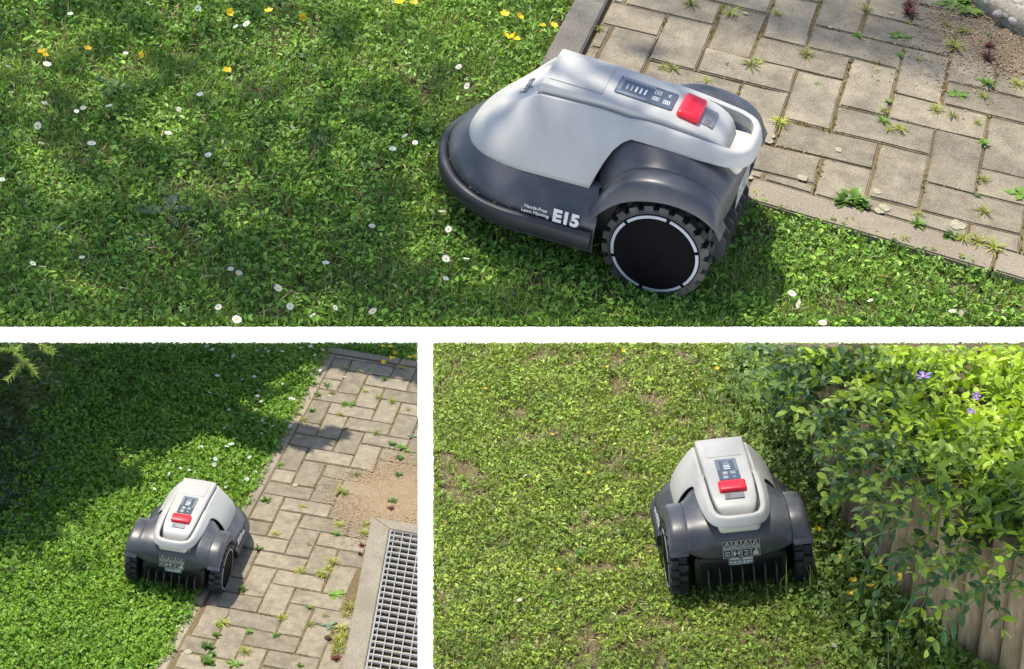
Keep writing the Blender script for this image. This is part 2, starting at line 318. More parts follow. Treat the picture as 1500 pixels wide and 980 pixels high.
def strip(i, A, B, width, n, mat, name, parent, z=.008, h=.07, gap=.006, jit=.003):  # row of long stones from A to B (grid), given width to the left of A->B
    a, b = uv2l(i, *A), uv2l(i, *B); t = (b - a); L = np.linalg.norm(t); t /= L; nn = np.array([-t[1], t[0]])
    for k in range(n):
        s0, s1 = L * k / n + gap / 2, L * (k + 1) / n - gap / 2; j = random.uniform(-jit, jit)
        pc = [a + t * s0 + nn * j, a + t * s1 + nn * j, a + t * s1 + nn * (j + width), a + t * s0 + nn * (j + width)]
        for q, d in EDGES[i]:
            pc = clip(pc, q, d)
            if len(pc) < 3: break
        if len(pc) < 3: continue
        o = obj(name, cut_mesh(i, pc, name, mat, h), parent); o.location.z = z + random.uniform(-.002, .002)
ZP = .016                                                 # paver tops over the lawn's soil
# top plot
p0 = bed(0, [(-4, -16), (18, -16), (18, 7.2), (-4, 5.5)], 'grey herringbone paved corner with weedy joints beside the daisy lawn')
n0 = paved(0, (-3.3, 17), (-16, 5.45), [uvhalf(0, (-3.25, 0), (-3.25, 5), (5, 0)), uvhalf(0, (0, 5.18), (6, 5.62), (0, 0)), uvhalf(0, (4.2, -4.3), (5.5, -2.85), (0, 0))], p0)
strip(0, (20, 6.72), (-4, 4.92), .075, 5, M['border'], 'border_stone', p0, ZP + .001)
strip(0, (-3.35, 4.9), (-3.35, -16), .066, 4, M['kerb'], 'kerb_stone', p0, ZP + .012)
# lower left plot
p1 = bed(1, [(-15.9, -6), (12, -6), (12, 4.5), (-15.9, 4.5)], 'long grey herringbone paved path with sand patch beside the clover lawn')
n1_ = paved(1, (-15.4, 12), (-8, 4), [uvhalf(1, (-15.2, 3.8), (10, 4.13), (0, 0)), uvhalf(1, (-15.25, 0), (-15.25, 4), (0, 0))], p1)
strip(1, (11, 4.20), (-15.3, 3.84), .045, 9, M['border'], 'border_stone', p1, ZP + .001)
strip(1, (-15.35, 4.3), (-15.35, -6), .055, 3, M['border'], 'kerb_stone', p1, ZP + .004)
for o in list(p0.children) + list(p1.children):
    if o.name.startswith('paver'): o.location.z += ZP
# remove pavers under the drain kerb
for o in list(p1.children):
    if o.name.startswith('paver'):
        c = np.array([v.co for v in o.data.vertices]).mean(0); c = (o.matrix_basis @ Vector(c)); uu, vv = l2uv(1, np.array(c))
        if uu > -2.4 and vv < -.78 - (uu + 2) * .115: bpy.data.objects.remove(o)

# ------------------------------------------------------------------ drain: concrete surround and steel grating beside the lower left path
def drain():
    i = 1; e = empty('drain', i); tag(e, 'galvanised steel drain grating set in a washed concrete surround beside the path', 'drain')
    A, B, Cn = (-2.45, -.75), (11, -2.30), (-2.45, -7)
    def piece(name, pts, mat, z, h):
        pc = [uv2l(i, *q) for q in pts]
        for q, d in EDGES[i]:
            pc = clip(pc, q, d)
            if len(pc) < 3: return None
        o = obj(name, cut_mesh(i, pc, name, mat, h), e); o.location.z = z; return o
    ax = lambda u: -.75 - (u + 2.45) * .115
    piece('surround', [A, (11, ax(11)), (11, ax(11) - .80), (-1.8, ax(-1.8) - .80)], M['drain'], ZP + .016, .07)
    piece('surround', [(-2.451, ax(-2.45) - .003), (-1.801, ax(-1.8) - .803), (-1.7, -8), (-2.451, -8)], M['drain'], ZP + .0155, .07)
    piece('pit', [(-1.78, ax(-1.78) - .82), (11, ax(11) - .82), (11, -9), (-1.78, -9)], M['pit'], ZP - .02, .02)
    f = None
    fr = lambda u, k: (u, ax(u) - .82 - k)
    piece('grating_frame', [fr(-1.75, .01), fr(11, .01), fr(11, .075), fr(-1.75, .075)], M['steel'], ZP + .018, .04)
    piece('grating_frame', [fr(-1.75, .078), fr(-1.685, .078), fr(-1.685, 8), fr(-1.75, 8)], M['steel'], ZP + .018, .04)
    for k in range(9):                                     # bars along the path
        o = piece('bearing_bar', [fr(-1.68, .20 + k * .34), fr(11, .20 + k * .34), fr(11, .24 + k * .34), fr(-1.68, .24 + k * .34)], M['steel'], ZP + .0165, .028)
    for k in range(26):                                    # cross bars
        u = -1.50 + k * .39
        piece('cross_bar', [fr(u, .08), fr(u + .12, .08), fr(u + .12, 6), fr(u, 6)], M['steel'], ZP + .0145, .012)
drain()

# ------------------------------------------------------------------ robot mower
def sp(tab, n):                                            # resample a polyline smoothly
    T = np.asarray(tab, float); d = np.r_[0, np.cumsum(np.linalg.norm(np.diff(T, axis=0), axis=1))]; d /= d[-1]; q = np.linspace(0, 1, n)
    m = np.gradient(T, d, axis=0); out = []
    for s in q:
        k = min(np.searchsorted(d, s, 'right') - 1, len(d) - 2); h = d[k + 1] - d[k]; t = (s - d[k]) / h
        out.append((2 * t ** 3 - 3 * t ** 2 + 1) * T[k] + (t ** 3 - 2 * t ** 2 + t) * h * m[k] + (-2 * t ** 3 + 3 * t ** 2) * T[k + 1] + (t ** 3 - t ** 2) * h * m[k + 1])
    return np.array(out)
it = np.interp
def flank_y(z): q = np.clip((.277 - z) / .119, 0, 1.1); return .074 + .0675 * q + .011 * math.sin(math.pi * min(q, 1))
def shell_edge(x):
    if x < .135:
        z = it(x, [.05, .068, .084, .098, .110, .120, .129, .135], [.256, .2555, .252, .244, .230, .209, .183, .160]); return flank_y(z), z
    z = it(x, [.135, .25, .33, .40], [.160, .158, .155, .151]); t = np.clip((x - .23) / .1645, 0, 1); return flank_y(.159) * (1 - t ** 2.6) ** (1 / 2.5), z
def zc(x): return it(x, [.262, .272, .285, .30, .32, .335, .35, .365, .378, .388, .3945], [.268, .264, .2565, .246, .230, .2175, .2035, .188, .1735, .161, .151])
def zs(x): return it(x, [.05, .15, .27], [.271, .279, .276])
def shell_mesh():
    xs = np.r_[np.linspace(.05, .135, 18), np.linspace(.145, .25, 10), np.linspace(.256, .375, 26), .375 + .0194 * np.sin(np.linspace(.08, 1, 12) * math.pi / 2)]
    rows = []
    for x in xs:
        ye, ze = shell_edge(x); half = []
        K = 22
        # family A: flank, shoulder, groove
        fa = [(flank_y(z), z) for z in np.linspace(ze, .268, 12)] + [(.0765, zs(x) - .0045), (.0745, zs(x) - .0012), (.0725, zs(x)), (.0700, zs(x) - .0012), (.0685, zs(x) - .005), (.0675, zs(x) - .013)] + [(y, zs(x) - .0145) for y in (.064, .045, .022, 0)]
        if x > .262:
            g_ = (zc(x) - ze) / (.268 - .1575); h_ = ye / flank_y(.159); fa = [(a[0] * h_, ze + (a[1] - .1575) * g_ if a[1] > ze else ze) for a in [(flank_y(z), z) for z in np.linspace(.1575, .268, 12)] + fa[12:]]
        # family B: dome
        q = np.linspace(0, 1, K); fb = []
        for s in q:
            th = s * math.pi / 2; yy = ye * math.cos(th) ** .85; zz = ze + (zc(x) - ze) * (max(0, 1 - (yy / max(ye, 1e-4)) ** 2.35)) ** .62; fb.append((yy, zz))
        wgt = np.clip((x - .262) / .085, 0, 1); wgt = wgt * wgt * (3 - 2 * wgt)
        half = [(x, (1 - wgt) * a[0] + wgt * b[0], (1 - wgt) * a[1] + wgt * b[1]) for a, b in zip(fa, fb)]
        rows.append(half + [(p[0], -p[1], p[2]) for p in half[-2::-1]])
    V, F = loft(rows); me = mesh('shell', V, F, M['white'], True); fix(me); return me
def solid(me, th):
    o = bpy.data.objects.new('tmp', me); col.objects.link(o); md = o.modifiers.new('s', 'SOLIDIFY'); md.thickness = th; md.offset = -1
    dg = bpy.context.evaluated_depsgraph_get(); m2 = bpy.data.meshes.new_from_object(o.evaluated_get(dg)); m2.name = me.name; bpy.data.objects.remove(o); return m2
def hz(x): return it(x, [-.078, -.074, -.066, -.055, -.035, 0, .035, .14, .264], [.236, .248, .258, .265, .2735, .2805, .2865, .2935, .2975])
def hw(x): return it(x, [-.078, -.074, -.066, -.055, -.035, .02, .14, .266], [.034, .042, .049, .0535, .0575, .0605, .0630, .0655])
def hatch_mesh():
    rows = []
    for k, x in enumerate([.2722, .2700, .2672, .2645] + list(np.linspace(.26, -.055, 40)) + [-.061, -.066, -.070, -.074, -.078]):
        dz = [-.034, -.010, -.002, 0][k] if k < 4 else 0; z = hz(min(x, .264)) + dz; wd = hw(min(x, .264)) + (.0035 if k == 0 else 0); xx = x
        zb = .258 if x > .0 else it(x, [-.078, 0], [.228, .255])
        h = [(xx, wd + .001, min(zb, z - .001)), (xx, wd + .0005, max(z - .012, min(zb, z - .001))), (xx, wd, z - .004), (xx, wd - .0015, z - .0012), (xx, wd - .005, z), (xx, wd * .6, z + .0004), (xx, wd * .3, z + .0008), (xx, 0, z + .001)]
        rows.append(h + [(p[0], -p[1], p[2]) for p in h[-2::-1]])
    V, F = loft(rows); m = len(rows[0]); F = F + [tuple(range(m))]; me = mesh('hatch', V, F, M['white'], True); return fix(me, 50)
def sweep(path, sec, closed=False):                        # path (n,3), sec list of (side, up) offsets
    P = np.asarray(path); T = np.gradient(P, axis=0); T[:, 2] = 0; T /= np.linalg.norm(T, axis=1)[:, None]; rows = []
    for p, t in zip(P, T):
        s = np.array([-t[1], t[0], 0]); rows.append([p + s * a + np.array([0, 0, b]) for a, b in sec])
    V, F = loft(rows, closed_v=True); m = len(sec); F += [tuple(range(m)), tuple((len(rows) - 1) * m + j for j in range(m))]; return V, F
def rsec(wd, h, r=.35, n=20, e=4):
    return [(wd / 2 * np.sign(math.cos(a)) * abs(math.cos(a)) ** (2 / e), h / 2 * np.sign(math.sin(a)) * abs(math.sin(a)) ** (2 / e)) for a in np.linspace(0, 2 * math.pi, n, endpoint=False)]
def chaikin(P, n=3):
    P = np.asarray(P, float)
    for _ in range(n): Q = np.roll(P, -1, 0); P = np.stack([.75 * P + .25 * Q, .25 * P + .75 * Q], 1).reshape(-1, P.shape[1])
    return P
def handle_mesh():
    half = sp([(.112, .0700, .2560), (.088, .0738, .2625), (.05, .0745, .2640), (0, .0740, .2600), (-.05, .0715, .2550), (-.085, .0675, .2515), (-.104, .0580, .2490), (-.1135, .0420, .2475), (-.1165, .02, .2470), (-.117, 0, .2470)], 50)
    P = np.r_[half, half[-2::-1] * np.array([1, -1, 1])]; T = np.gradient(P, axis=0); T[:, 2] = 0; T /= np.linalg.norm(T, axis=1)[:, None]; rows = []
    for p, t in zip(P, T):
        s_ = np.array([-t[1], t[0], 0]); k = it(p[0], [-.11, -.09, -.03, .05, .085, .11], [.52, .58, .85, 1.0, .92, .5]); u = it(p[0], [-.09, .0, .11], [0, .0006, .0008])
        sec = chaikin([(.0088, .0120 + u), (.0088, .0135 + u), (.002, .0145 + u), (-.004 - .002 * k, .0125 + u), (-.0215 * k, -.0085), (-.0225 * k, -.0125), (-.017 * k, -.0150), (.0088, -.0150)], 2)
        rows.append([p + s_ * a_ + np.array([0, 0, b_]) for a_, b_ in sec])
    V, F = loft(rows, closed_v=True); m = len(rows[0]); F += [tuple(range(m)), tuple((len(rows) - 1) * m + j for j in range(m))]; return fix(mesh('handle', V, F, M['white'], True), 60)
def pod_mesh():
    bm = box_bm(-.075, 0, .222, .074, .112, .032, .014, 4); return bm_mesh('battery_pod', bm, M['cream'])
CC = [(-.101, .128), (-.107, .142), (-.1115, .162), (-.1125, .186), (-.106, .207), (-.088, .224), (-.05, .240), (0, .254), (.06, .262), (.11, .257), (.135, .21)]
CS = [(-.1085, .160), (-.108, .172), (-.1045, .187), (-.095, .204), (-.077, .219), (-.05, .2295), (-.015, .235), (.03, .232), (.07, .215), (.1, .18), (.122, .138)]
def body_mesh():
    c, s = sp(CC, 44), sp(CS, 44); rows = []
    for a, b in zip(c, s):
        r = []
        for y in np.linspace(-.138, .138, 49):
            q = abs(y) / .138; k = (1 - q ** 4.3) ** 1.3; p = a * k + b * (1 - k); r.append((p[0], y, p[1]))
        rows.append(r)
    V, F = loft(rows); me = fix(mesh('rear_body', V, F, M['dark'], True)); return solid(me, .003)
LIP = [(-.1165, .158), (-.104, .176), (-.080, .192), (-.05, .2015), (-.02, .2045), (.01, .2015), (.04, .1935), (.068, .179), (.09, .159), (.104, .142), (.114, .124)]
def fender_mesh(sd):
    s, l = sp(CS, 40), sp(LIP, 40); rows = []
    for y, k, q in ((.1375, 0, 0), (.140, -.02, 0), (.150, -.03, 0), (.162, -.02, 0), (.170, .0, 0), (.1755, .05, 0), (.1795, .16, 0), (.1825, .34, 0), (.185, .6, 0), (.187, .85, 0), (.1875, 1, 0), (.1865, 1.06, 0), (.1385, 1.06, 0)):
        rows.append([(p[0], y * sd, p[1]) for p in s * (1 - k) + l * k])
    V, F = loft(rows, closed_u=True); m = 40; n = len(rows); F += [tuple(k * m for k in range(n)), tuple(k * m + m - 1 for k in range(n))]
    return fix(mesh('fender', V, F, M['dark'], True), 60)
def outline(off=0, n=60, xr=.105):                         # plan outline left rear -> nose -> right rear
    P = []
    for t in np.linspace(0, 1, n):
        if t < .3: P.append((xr + (.265 - xr) * t / .3, .1835 + off))
        else:
            a = (t - .3) / .7 * math.pi / 2; P.append((.265 + (.171 + off) * abs(math.sin(a)) ** 1.06, (.1835 + off) * abs(math.cos(a)) ** 1.02))
    P = np.array(P); return np.r_[P, P[-2::-1] * np.array([1, -1])]
def hull_mesh():
    o = outline(); n = len(o); rows = []
    for k, p in enumerate(o):
        sg = 1 if k < n / 2 else -1; t = min(k, n - 1 - k) / (n // 2)
        xs_ = .118 + (.3915 - .118) * (math.sin(t * math.pi / 2) ** 1.0); e = shell_edge(max(.135, xs_)); top = np.array([xs_, sg * (e[0] - .0015), e[1] + .004])
        if k == n // 2: top[1] = 0
        mid = np.array([p[0], p[1], .106]); prof = [np.array([p[0] * .97 + .004, p[1] * .93, .045]), np.array([p[0] * .985 + .002, p[1] * .97, .072]), mid]
        for q, bl in ((.2, .007), (.45, .009), (.7, .006), (.9, .002), (1, 0)):
            v = mid * (1 - q) + top * q; out = np.array([v[0] - .2, v[1], 0]); out /= np.linalg.norm(out) + 1e-6; prof.append(v + out * bl)
        prof.append(top * np.array([1, .9, 1]) + np.array([-.012, 0, .004])); rows.append(prof)
    V, F = loft(rows); return fix(mesh('front_hull', V, F, M['dark'], True), 50)
def bumper_mesh():
    o = outline(.008, 70, .108); P = np.c_[o, np.full(len(o), .085)]; V, F = sweep(P, rsec(.021, .034, e=2.8)); return fix(mesh('bumper', V, F, M['bumper'], True), 60)
def tyre_mesh():
    n = 56; prof = [(.06, -.0225), (.084, -.0235), (.0885, -.021), (.0885, .021), (.084, .0235), (.0815, .0235), (.0815, .016), (.06, .016)]
    rows = [[(r * math.cos(a), y, r * math.sin(a)) for r, y in prof] for a in np.linspace(0, 2 * math.pi, n, endpoint=False)]; V, F = loft(rows, closed_u=True, closed_v=True); V = list(V)
    for row, y0 in ((0, -.0115), (1, .0115)):
        for k in range(21):
            a = (k + .5 * row) / 21 * 2 * math.pi; b = len(V)
            for r, da in ((.086, .105), (.0975, .078)):
                for dy in (-.0118, .0118):
                    for sgn in (-1, 1): V.append((r * math.cos(a + sgn * da), y0 + dy * (1 if r < .09 else .93), r * math.sin(a + sgn * da)))
            F += [(b, b + 1, b + 3, b + 2), (b + 4, b + 6, b + 7, b + 5), (b, b + 4, b + 5, b + 1), (b + 2, b + 3, b + 7, b + 6), (b, b + 2, b + 6, b + 4), (b + 1, b + 5, b + 7, b + 3)]
    return fix(mesh('wheel', V, F, M['rubber']))
def disc_mesh():
    prof = [(.0825, .017), (.0825, .0235), (.081, .0248), (.073, .0255), (.071, .0245), (.05, .0255), (.03, .0265), (.012, .0272), (.0105, .0262), (.003, .0262)]
    rows = [[(r * math.cos(a), y, r * math.sin(a)) for r, y in prof] for a in np.linspace(0, 2 * math.pi, 64, endpoint=False)]; V, F = loft(rows, closed_u=True); m = len(prof); F.append(tuple(k * m + m - 1 for k in range(64)))
    return fix(mesh('hub_disc', V, F, M['disc'], True), 30)
def ring_mesh():
    rows = []
    for a in np.linspace(.045, math.pi / 3 - .045, 14): rows.append([(r * math.cos(a), y, r * math.sin(a)) for r, y in ((.0745, .0250), (.0748, .0264), (.0798, .0258), (.0803, .0245))])
    V, F = loft(rows, closed_v=True); F += [(0, 1, 2, 3), tuple(13 * 4 + j for j in range(4))]; return fix(mesh('reflector_strip', V, F, M['ring'], True), 40)
def text_mesh(name, body, size, mat, ext=.0004, spacing=1.0, bold=0):
    c = bpy.data.curves.new(name, 'FONT'); c.body = body; c.size = size; c.align_x = 'CENTER'; c.align_y = 'CENTER'; c.extrude = ext; c.space_character = spacing; c.offset = bold
    o = bpy.data.objects.new('tmp', c); col.objects.link(o); dg = bpy.context.evaluated_depsgraph_get(); me = bpy.data.meshes.new_from_object(o.evaluated_get(dg)); bpy.data.objects.remove(o)
    me.name = name; me.materials.clear(); me.materials.append(mat); return me
def flat(name, polys, mat, th=.0006):                      # thin plates from 2-D outlines
    bm = bmesh.new()
    for P in polys:
        b = [bm.verts.new((*p, 0)) for p in P]; t = [bm.verts.new((*p, th)) for p in P]; n = len(P); bm.faces.new(t); bm.faces.new(b[::-1])
        for k in range(n): bm.faces.new((b[k], b[(k + 1) % n], t[(k + 1) % n], t[k]))
    bmesh.ops.recalc_face_normals(bm, faces=bm.faces); me = bpy.data.meshes.new(name); bm.to_mesh(me); bm.free(); me.materials.append(mat); return me
def rrect(w_, h, r, cx=0, cy=0, n=5):
    P = []
    for (sx, sy, a0) in ((1, 1, 0), (-1, 1, 90), (-1, -1, 180), (1, -1, 270)):
        for k in range(n): a = R(a0 + 90 * k / (n - 1)); P.append((cx + sx * (w_ / 2 - r) + r * math.cos(a), cy + sy * (h / 2 - r) + r * math.sin(a)))
    return P
def frame_polys(w_, h, t, cx, cy):                         # a rectangular outline as four bars
    return [rect(w_, t, cx, cy + h / 2 - t / 2), rect(w_, t, cx, cy - h / 2 + t / 2), rect(t, h - 2 * t, cx - w_ / 2 + t / 2, cy), rect(t, h - 2 * t, cx + w_ / 2 - t / 2, cy)]
def rect(w_, h, cx=0, cy=0): return [(cx - w_ / 2, cy - h / 2), (cx + w_ / 2, cy - h / 2), (cx + w_ / 2, cy + h / 2), (cx - w_ / 2, cy + h / 2)]
def bar(a, b, t): a, b = np.array(a), np.array(b); d = b - a; d = d / np.linalg.norm(d); n = np.array([-d[1], d[0]]) * t / 2; return [tuple(a - n), tuple(b - n), tuple(b + n), tuple(a + n)]
def frm(o, x, y, z): m = Matrix((Vector(x).normalized(), Vector(y).normalized(), Vector(z).normalized())).transposed().to_4x4(); m.translation = Vector(o); return m
MP = None
def make_parts():
    D = {}
    D['shell'] = solid(shell_mesh(), .003); D['hatch'] = hatch_mesh(); D['handle'] = handle_mesh(); D['pod'] = pod_mesh(); D['body'] = body_mesh(); D['fl'] = fender_mesh(1); D['fr'] = fender_mesh(-1)
    D['hull'] = hull_mesh(); D['bumper'] = bumper_mesh(); D['tyre'] = tyre_mesh(); D['disc'] = disc_mesh(); D['ring'] = ring_mesh()
    bm = box_bm(.14, 0, .0875, .46, .255, .095, .02, 2); D['under'] = bm_mesh('underbody', bm, M['black'])
    bm = box_bm(-.084, 0, .092, .012, .225, .074, .004, 2); D['flap'] = bm_mesh('rear_flap', bm, M['black'])
    P = [(.014, 0, .104), (-.006, 0, .101), (-.0135, 0, .092), (-.0155, 0, .07), (-.014, 0, .045), (-.009, 0, .042), (-.004, 0, .05), (.014, 0, .066)]
    V = [(p[0], s * .0016, p[2]) for s in (-1, 1) for p in P]; n = len(P); F = [tuple(range(n)), tuple(range(n, 2 * n))[::-1]] + [(k, (k + 1) % n, n + (k + 1) % n, n + k) for k in range(n)]; D['rib'] = fix(mesh('comb_tooth', V, F, M['comb']))
    D['e15'] = text_mesh('model_text', 'E15', .033, M['text'], bold=.0016); D['hf'] = text_mesh('slogan_text', 'Hands-Free\nLawn Mowing', .0092, M['text'], bold=.00012)
    D['eufy'] = text_mesh('logo_text', 'eufy', .029, M['ink'], .0004, 1.15); D['stop'] = text_mesh('stop_text', 'STOP', .017, M['red'], .0006, 1.15, .0006)
    bm = box_bm(0, 0, 0, .042, .073, .016, .0065, 4); D['button'] = bm_mesh('stop_button', bm, M['red'])
    bm = box_bm(.2085, 0, 0, .098, .092, .0016, .0007, 2); D['pad'] = bm_mesh('hatch_pad', bm, M['white'])
    D['panel'] = flat('display', [rrect(.108, .057, .004)], M['panel'], .001)
    st = []
    for s in (-1, 1):
        for k in range(17):
            x = .050 - k * .0036; 
            if s == 1 and k > 14: continue
            st.append(bar((x, s * .0275), (x - .0035, s * .0195), .0013))
    for k in range(11): st.append(bar((.0525, -.018 + k * .0036), (.0445, -.021 + k * .0036), .0013))
    D['stripes'] = flat('stripe_print', st, M['stripe']); 
    D['bar'] = flat('battery_bar', [rrect(.0032, .018, .0012)], M['led']); D['baroff'] = flat('battery_bar', [rrect(.0032, .018, .0012)], M['ledoff'])
    D['icon'] = flat('key_icon', frame_polys(.012, .012, .0009, 0, 0) + [bar((-.003, -.002), (0, .003), .0012), bar((0, .003), (.003, -.002), .0012)], M['led']); D['icon2'] = flat('key_icon', frame_polys(.012, .012, .0009, 0, 0) + frame_polys(.006, .006, .0012, 0, 0), M['led'])
    D['arrow'] = flat('key_icon', [bar((-.003, -.004), (.002, 0), .0011), bar((.002, 0), (-.003, .004), .0011)], M['led'])
    D['keyp'] = flat('key_plate', [rrect(.022, .052, .003)], M['key'], .0012); D['keyi'] = flat('key_icon', frame_polys(.011, .013, .0009, 0, 0) + [rect(.004, .004)], M['ink'])
    # warning sticker: 4 x 2 pictograms
    D['sticker'] = flat('warning_sticker', [rrect(.1, .052, .003)], M['pic'], .0008); pw = []
    for a in range(4):
        for b in range(2):
            cx, cy = -.0372 + a * .0248, .0125 - b * .025; pw += frame_polys(.0228, .0232, .0009, cx, cy)
            if b == 0:
                t = [(cx - .009, cy - .008), (cx + .009, cy - .008), (cx, cy + .009)]; pw += [bar(t[0], t[1], .0017), bar(t[1], t[2], .0017), bar(t[2], t[0], .0017)]
                pw += [[rect(.0016, .007, cx, cy - .0005)], [bar((cx - .003, cy - .005), (cx + .002, cy + .001), .0018)], [bar((cx - .004, cy - .004), (cx + .003, cy - .001), .0016)], [bar((cx - .003, cy - .001), (cx + .004, cy - .005), .0016)]][a]
            else:
                pw += [frame_polys(.012, .012, .0014, cx, cy) + [rect(.0012, .012, cx, cy)], [rect(.005, .012, cx - .006, cy), rect(.006, .002, cx, cy), rect(.003, .014, cx + .006, cy), rect(.0065, .005, cx + .006, cy + .002)], [bar((cx - .006, cy + .006), (cx + .006, cy + .004), .0022), bar((cx + .006, cy), (cx - .005, cy - .004), .0018), bar((cx - .005, cy - .006), (cx + .005, cy - .007), .0015)], [[(cx - .008, cy - .008), (cx + .008, cy - .008), (cx + .006, cy + .001), (cx - .006, cy + .001)], bar((cx - .005, cy), (cx + .005, cy + .009), .003), bar((cx + .005, cy + .001), (cx + .001, cy + .009), .002)]][a]
    D['picto'] = flat('pictogram_print', pw, M['picw'], .0005)
    D['rating'] = flat('rating_label', [rect(.066, .022)], M['slabel'], .0006)
    D['ratetxt'] = flat('label_print', [rect(.022, .004, -.016, .0075), rect(.026, .005, .018, .006), rect(.006, .004, -.026, -.003), rect(.006, .004, -.016, -.003), rect(.01, .003, -.003, -.003), rect(.006, .005, .010, -.003), rect(.006, .005, .019, -.003), rect(.004, .005, .027, -.003), rect(.05, .0014, -.002, -.0085)], M['led'], .0004)
    return D
MP = make_parts()
def clippings():
    o = outline(.006, 70, .115); k = RNG.integers(2, len(o) - 2, 170); P = np.c_[o[k] * RNG.uniform(.955, .99, (170, 1)), RNG.uniform(.1015, .1045, 170)]; a = RNG.random(170) * 6.28; L = RNG.uniform(.002, .007, 170); d = np.stack([np.cos(a), np.sin(a), np.zeros(170)], 1); w_ = np.stack([-np.sin(a), np.cos(a), np.zeros(170)], 1) * .0007
    s = Soup(); s.add(np.stack([P - d * L[:, None] / 2 - w_, P - d * L[:, None] / 2 + w_, P + d * L[:, None] / 2 + w_, P + d * L[:, None] / 2 - w_], 1), lerp((.10, .17, .04), (.34, .29, .16), RNG.random(170))); return s.build('grass_clippings', M['grass'])
MP['clip'] = clippings()
def mower(plot, label, dz=0):
    e = empty('robot_mower', plot, Matrix.Translation((0, 0, dz))); tag(e, label, 'robot mower', 'robot lawn mowers'); D = MP
    P = lambda n, me, par=e, m=None: (lambda o: (setattr(o, 'matrix_basis', m) if m else None, o)[1])(obj(n, me, par))
    hull = P('front_hull', D['hull']); P('bumper', D['bumper']); P('grass_clippings', D['clip'])['kind'] = 'stuff'; P('underbody', D['under']); body = P('rear_body', D['body']); P('fender', D['fl']); P('fender', D['fr'])
    sh = P('shell', D['shell']); ha = P('hatch', D['hatch']); hd = P('handle', D['handle']); P('battery_pod', D['pod']); fl = P('rear_flap', D['flap'])
    for k in range(7): P('comb_tooth', D['rib'], fl, Matrix.Translation((-.1025, -.09 + k * .03, 0)))
    for s in (1, -1):
        wm = Matrix.Translation((-.009, s * .1655, .096)) @ (Matrix.Rotation(math.pi, 4, 'Z') if s < 0 else Matrix()) @ Matrix.Rotation(.35, 4, 'Y'); wh = P('wheel', D['tyre'], e, wm); P('hub_disc', D['disc'], wh)
        for k in range(6): P('reflector_strip', D['ring'], wh, Matrix.Rotation(k * math.pi / 3, 4, 'Y'))
    sl_ = .0654; nx = (1, 0, sl_); nz = (-sl_, 0, 1)
    P('hatch_pad', D['pad'], ha, frm((0, 0, hz(.2085) + .0012 - .2085 * .0323), (1, 0, .0323), (0, 1, 0), (-.0323, 0, 1))); pc = (.089, 0, hz(.089) + .0014); pf = frm(pc, nx, (0, 1, 0), nz); pn = P('display', D['panel'], ha, pf); up = lambda x, y, z=.0011: Matrix.Translation((x, y, z))
    for n, m in [('stripe_print', (D['stripes'], 0, 0))] + [('battery_bar', (D['baroff' if k < 2 else 'bar'], .036 - k * .0085, .001)) for k in range(5)] + [('key_icon', (D['icon'], -.019, -.0115)), ('key_icon', (D['icon2'], -.019, .0095)), ('key_icon', (D['arrow'], -.040, -.0125)), ('key_icon', (D['icon2'], -.040, .0105))]: P(n, m[0], ha, pf @ up(m[1], m[2]))
    # (printed pieces sit on the display, both are parts of the hatch)
    bt = P('stop_button', D['button'], ha, frm((.004, 0, hz(.004) + .0045), (1, 0, .17), (0, 1, 0), (-.17, 0, 1))); P('stop_text', D['stop'], ha, frm((.004, 0, hz(.004) + .0128), (0, -1, 0), (1, 0, .17), (-.17, 0, 1)))
    km = frm((-.031, 0, hz(-.031) + .0014), (1, 0, .21), (0, 1, 0), (-.21, 0, 1)); P('key_plate', D['keyp'], ha, km); P('key_icon', D['keyi'], ha, km @ up(0, .016, .0013))
    # logo on the front slope, model name on both flanks
    xl = .303; sl2 = (zc(.315) - zc(.291)) / .024; P('logo_text', D['eufy'], sh, frm((xl, .004, zc(xl) + .0022), (0, 1, 0), (-1, 0, -sl2), (-sl2, 0, 1)))
    for s in (1, -1):
        ys = .1905; P('model_text', D['e15'], hull, frm((.158 if s > 0 else .168, s * ys, .1165), (-s, 0, 0), (0, -s * .12, 1), (0, s, .12))); P('slogan_text', D['hf'], hull, frm((.215, s * ys, .1155), (-s, 0, 0), (0, -s * .12, 1), (0, s, .12)))
    sm = frm((-.1130, 0, .162), (0, -1, 0), (.05, 0, 1), (-1, 0, .05)); P('warning_sticker', D['sticker'], body, sm); P('pictogram_print', D['picto'], body, sm @ up(0, 0, .0008))
    rm = frm((-.0905, 0, .113), (0, -1, 0), (0, 0, 1), (-1, 0, 0)); P('rating_label', D['rating'], fl, rm); P('label_print', D['ratetxt'], fl, rm @ up(0, 0, .0006))
    return e
mower(0, 'white and charcoal robot mower seen side-on, straddling the daisy lawn and the paved corner')
mower(1, 'white and charcoal robot mower driving along the edge of the long paved path')
mower(2, 'white and charcoal robot mower on patchy lawn beside the log edging with periwinkle')

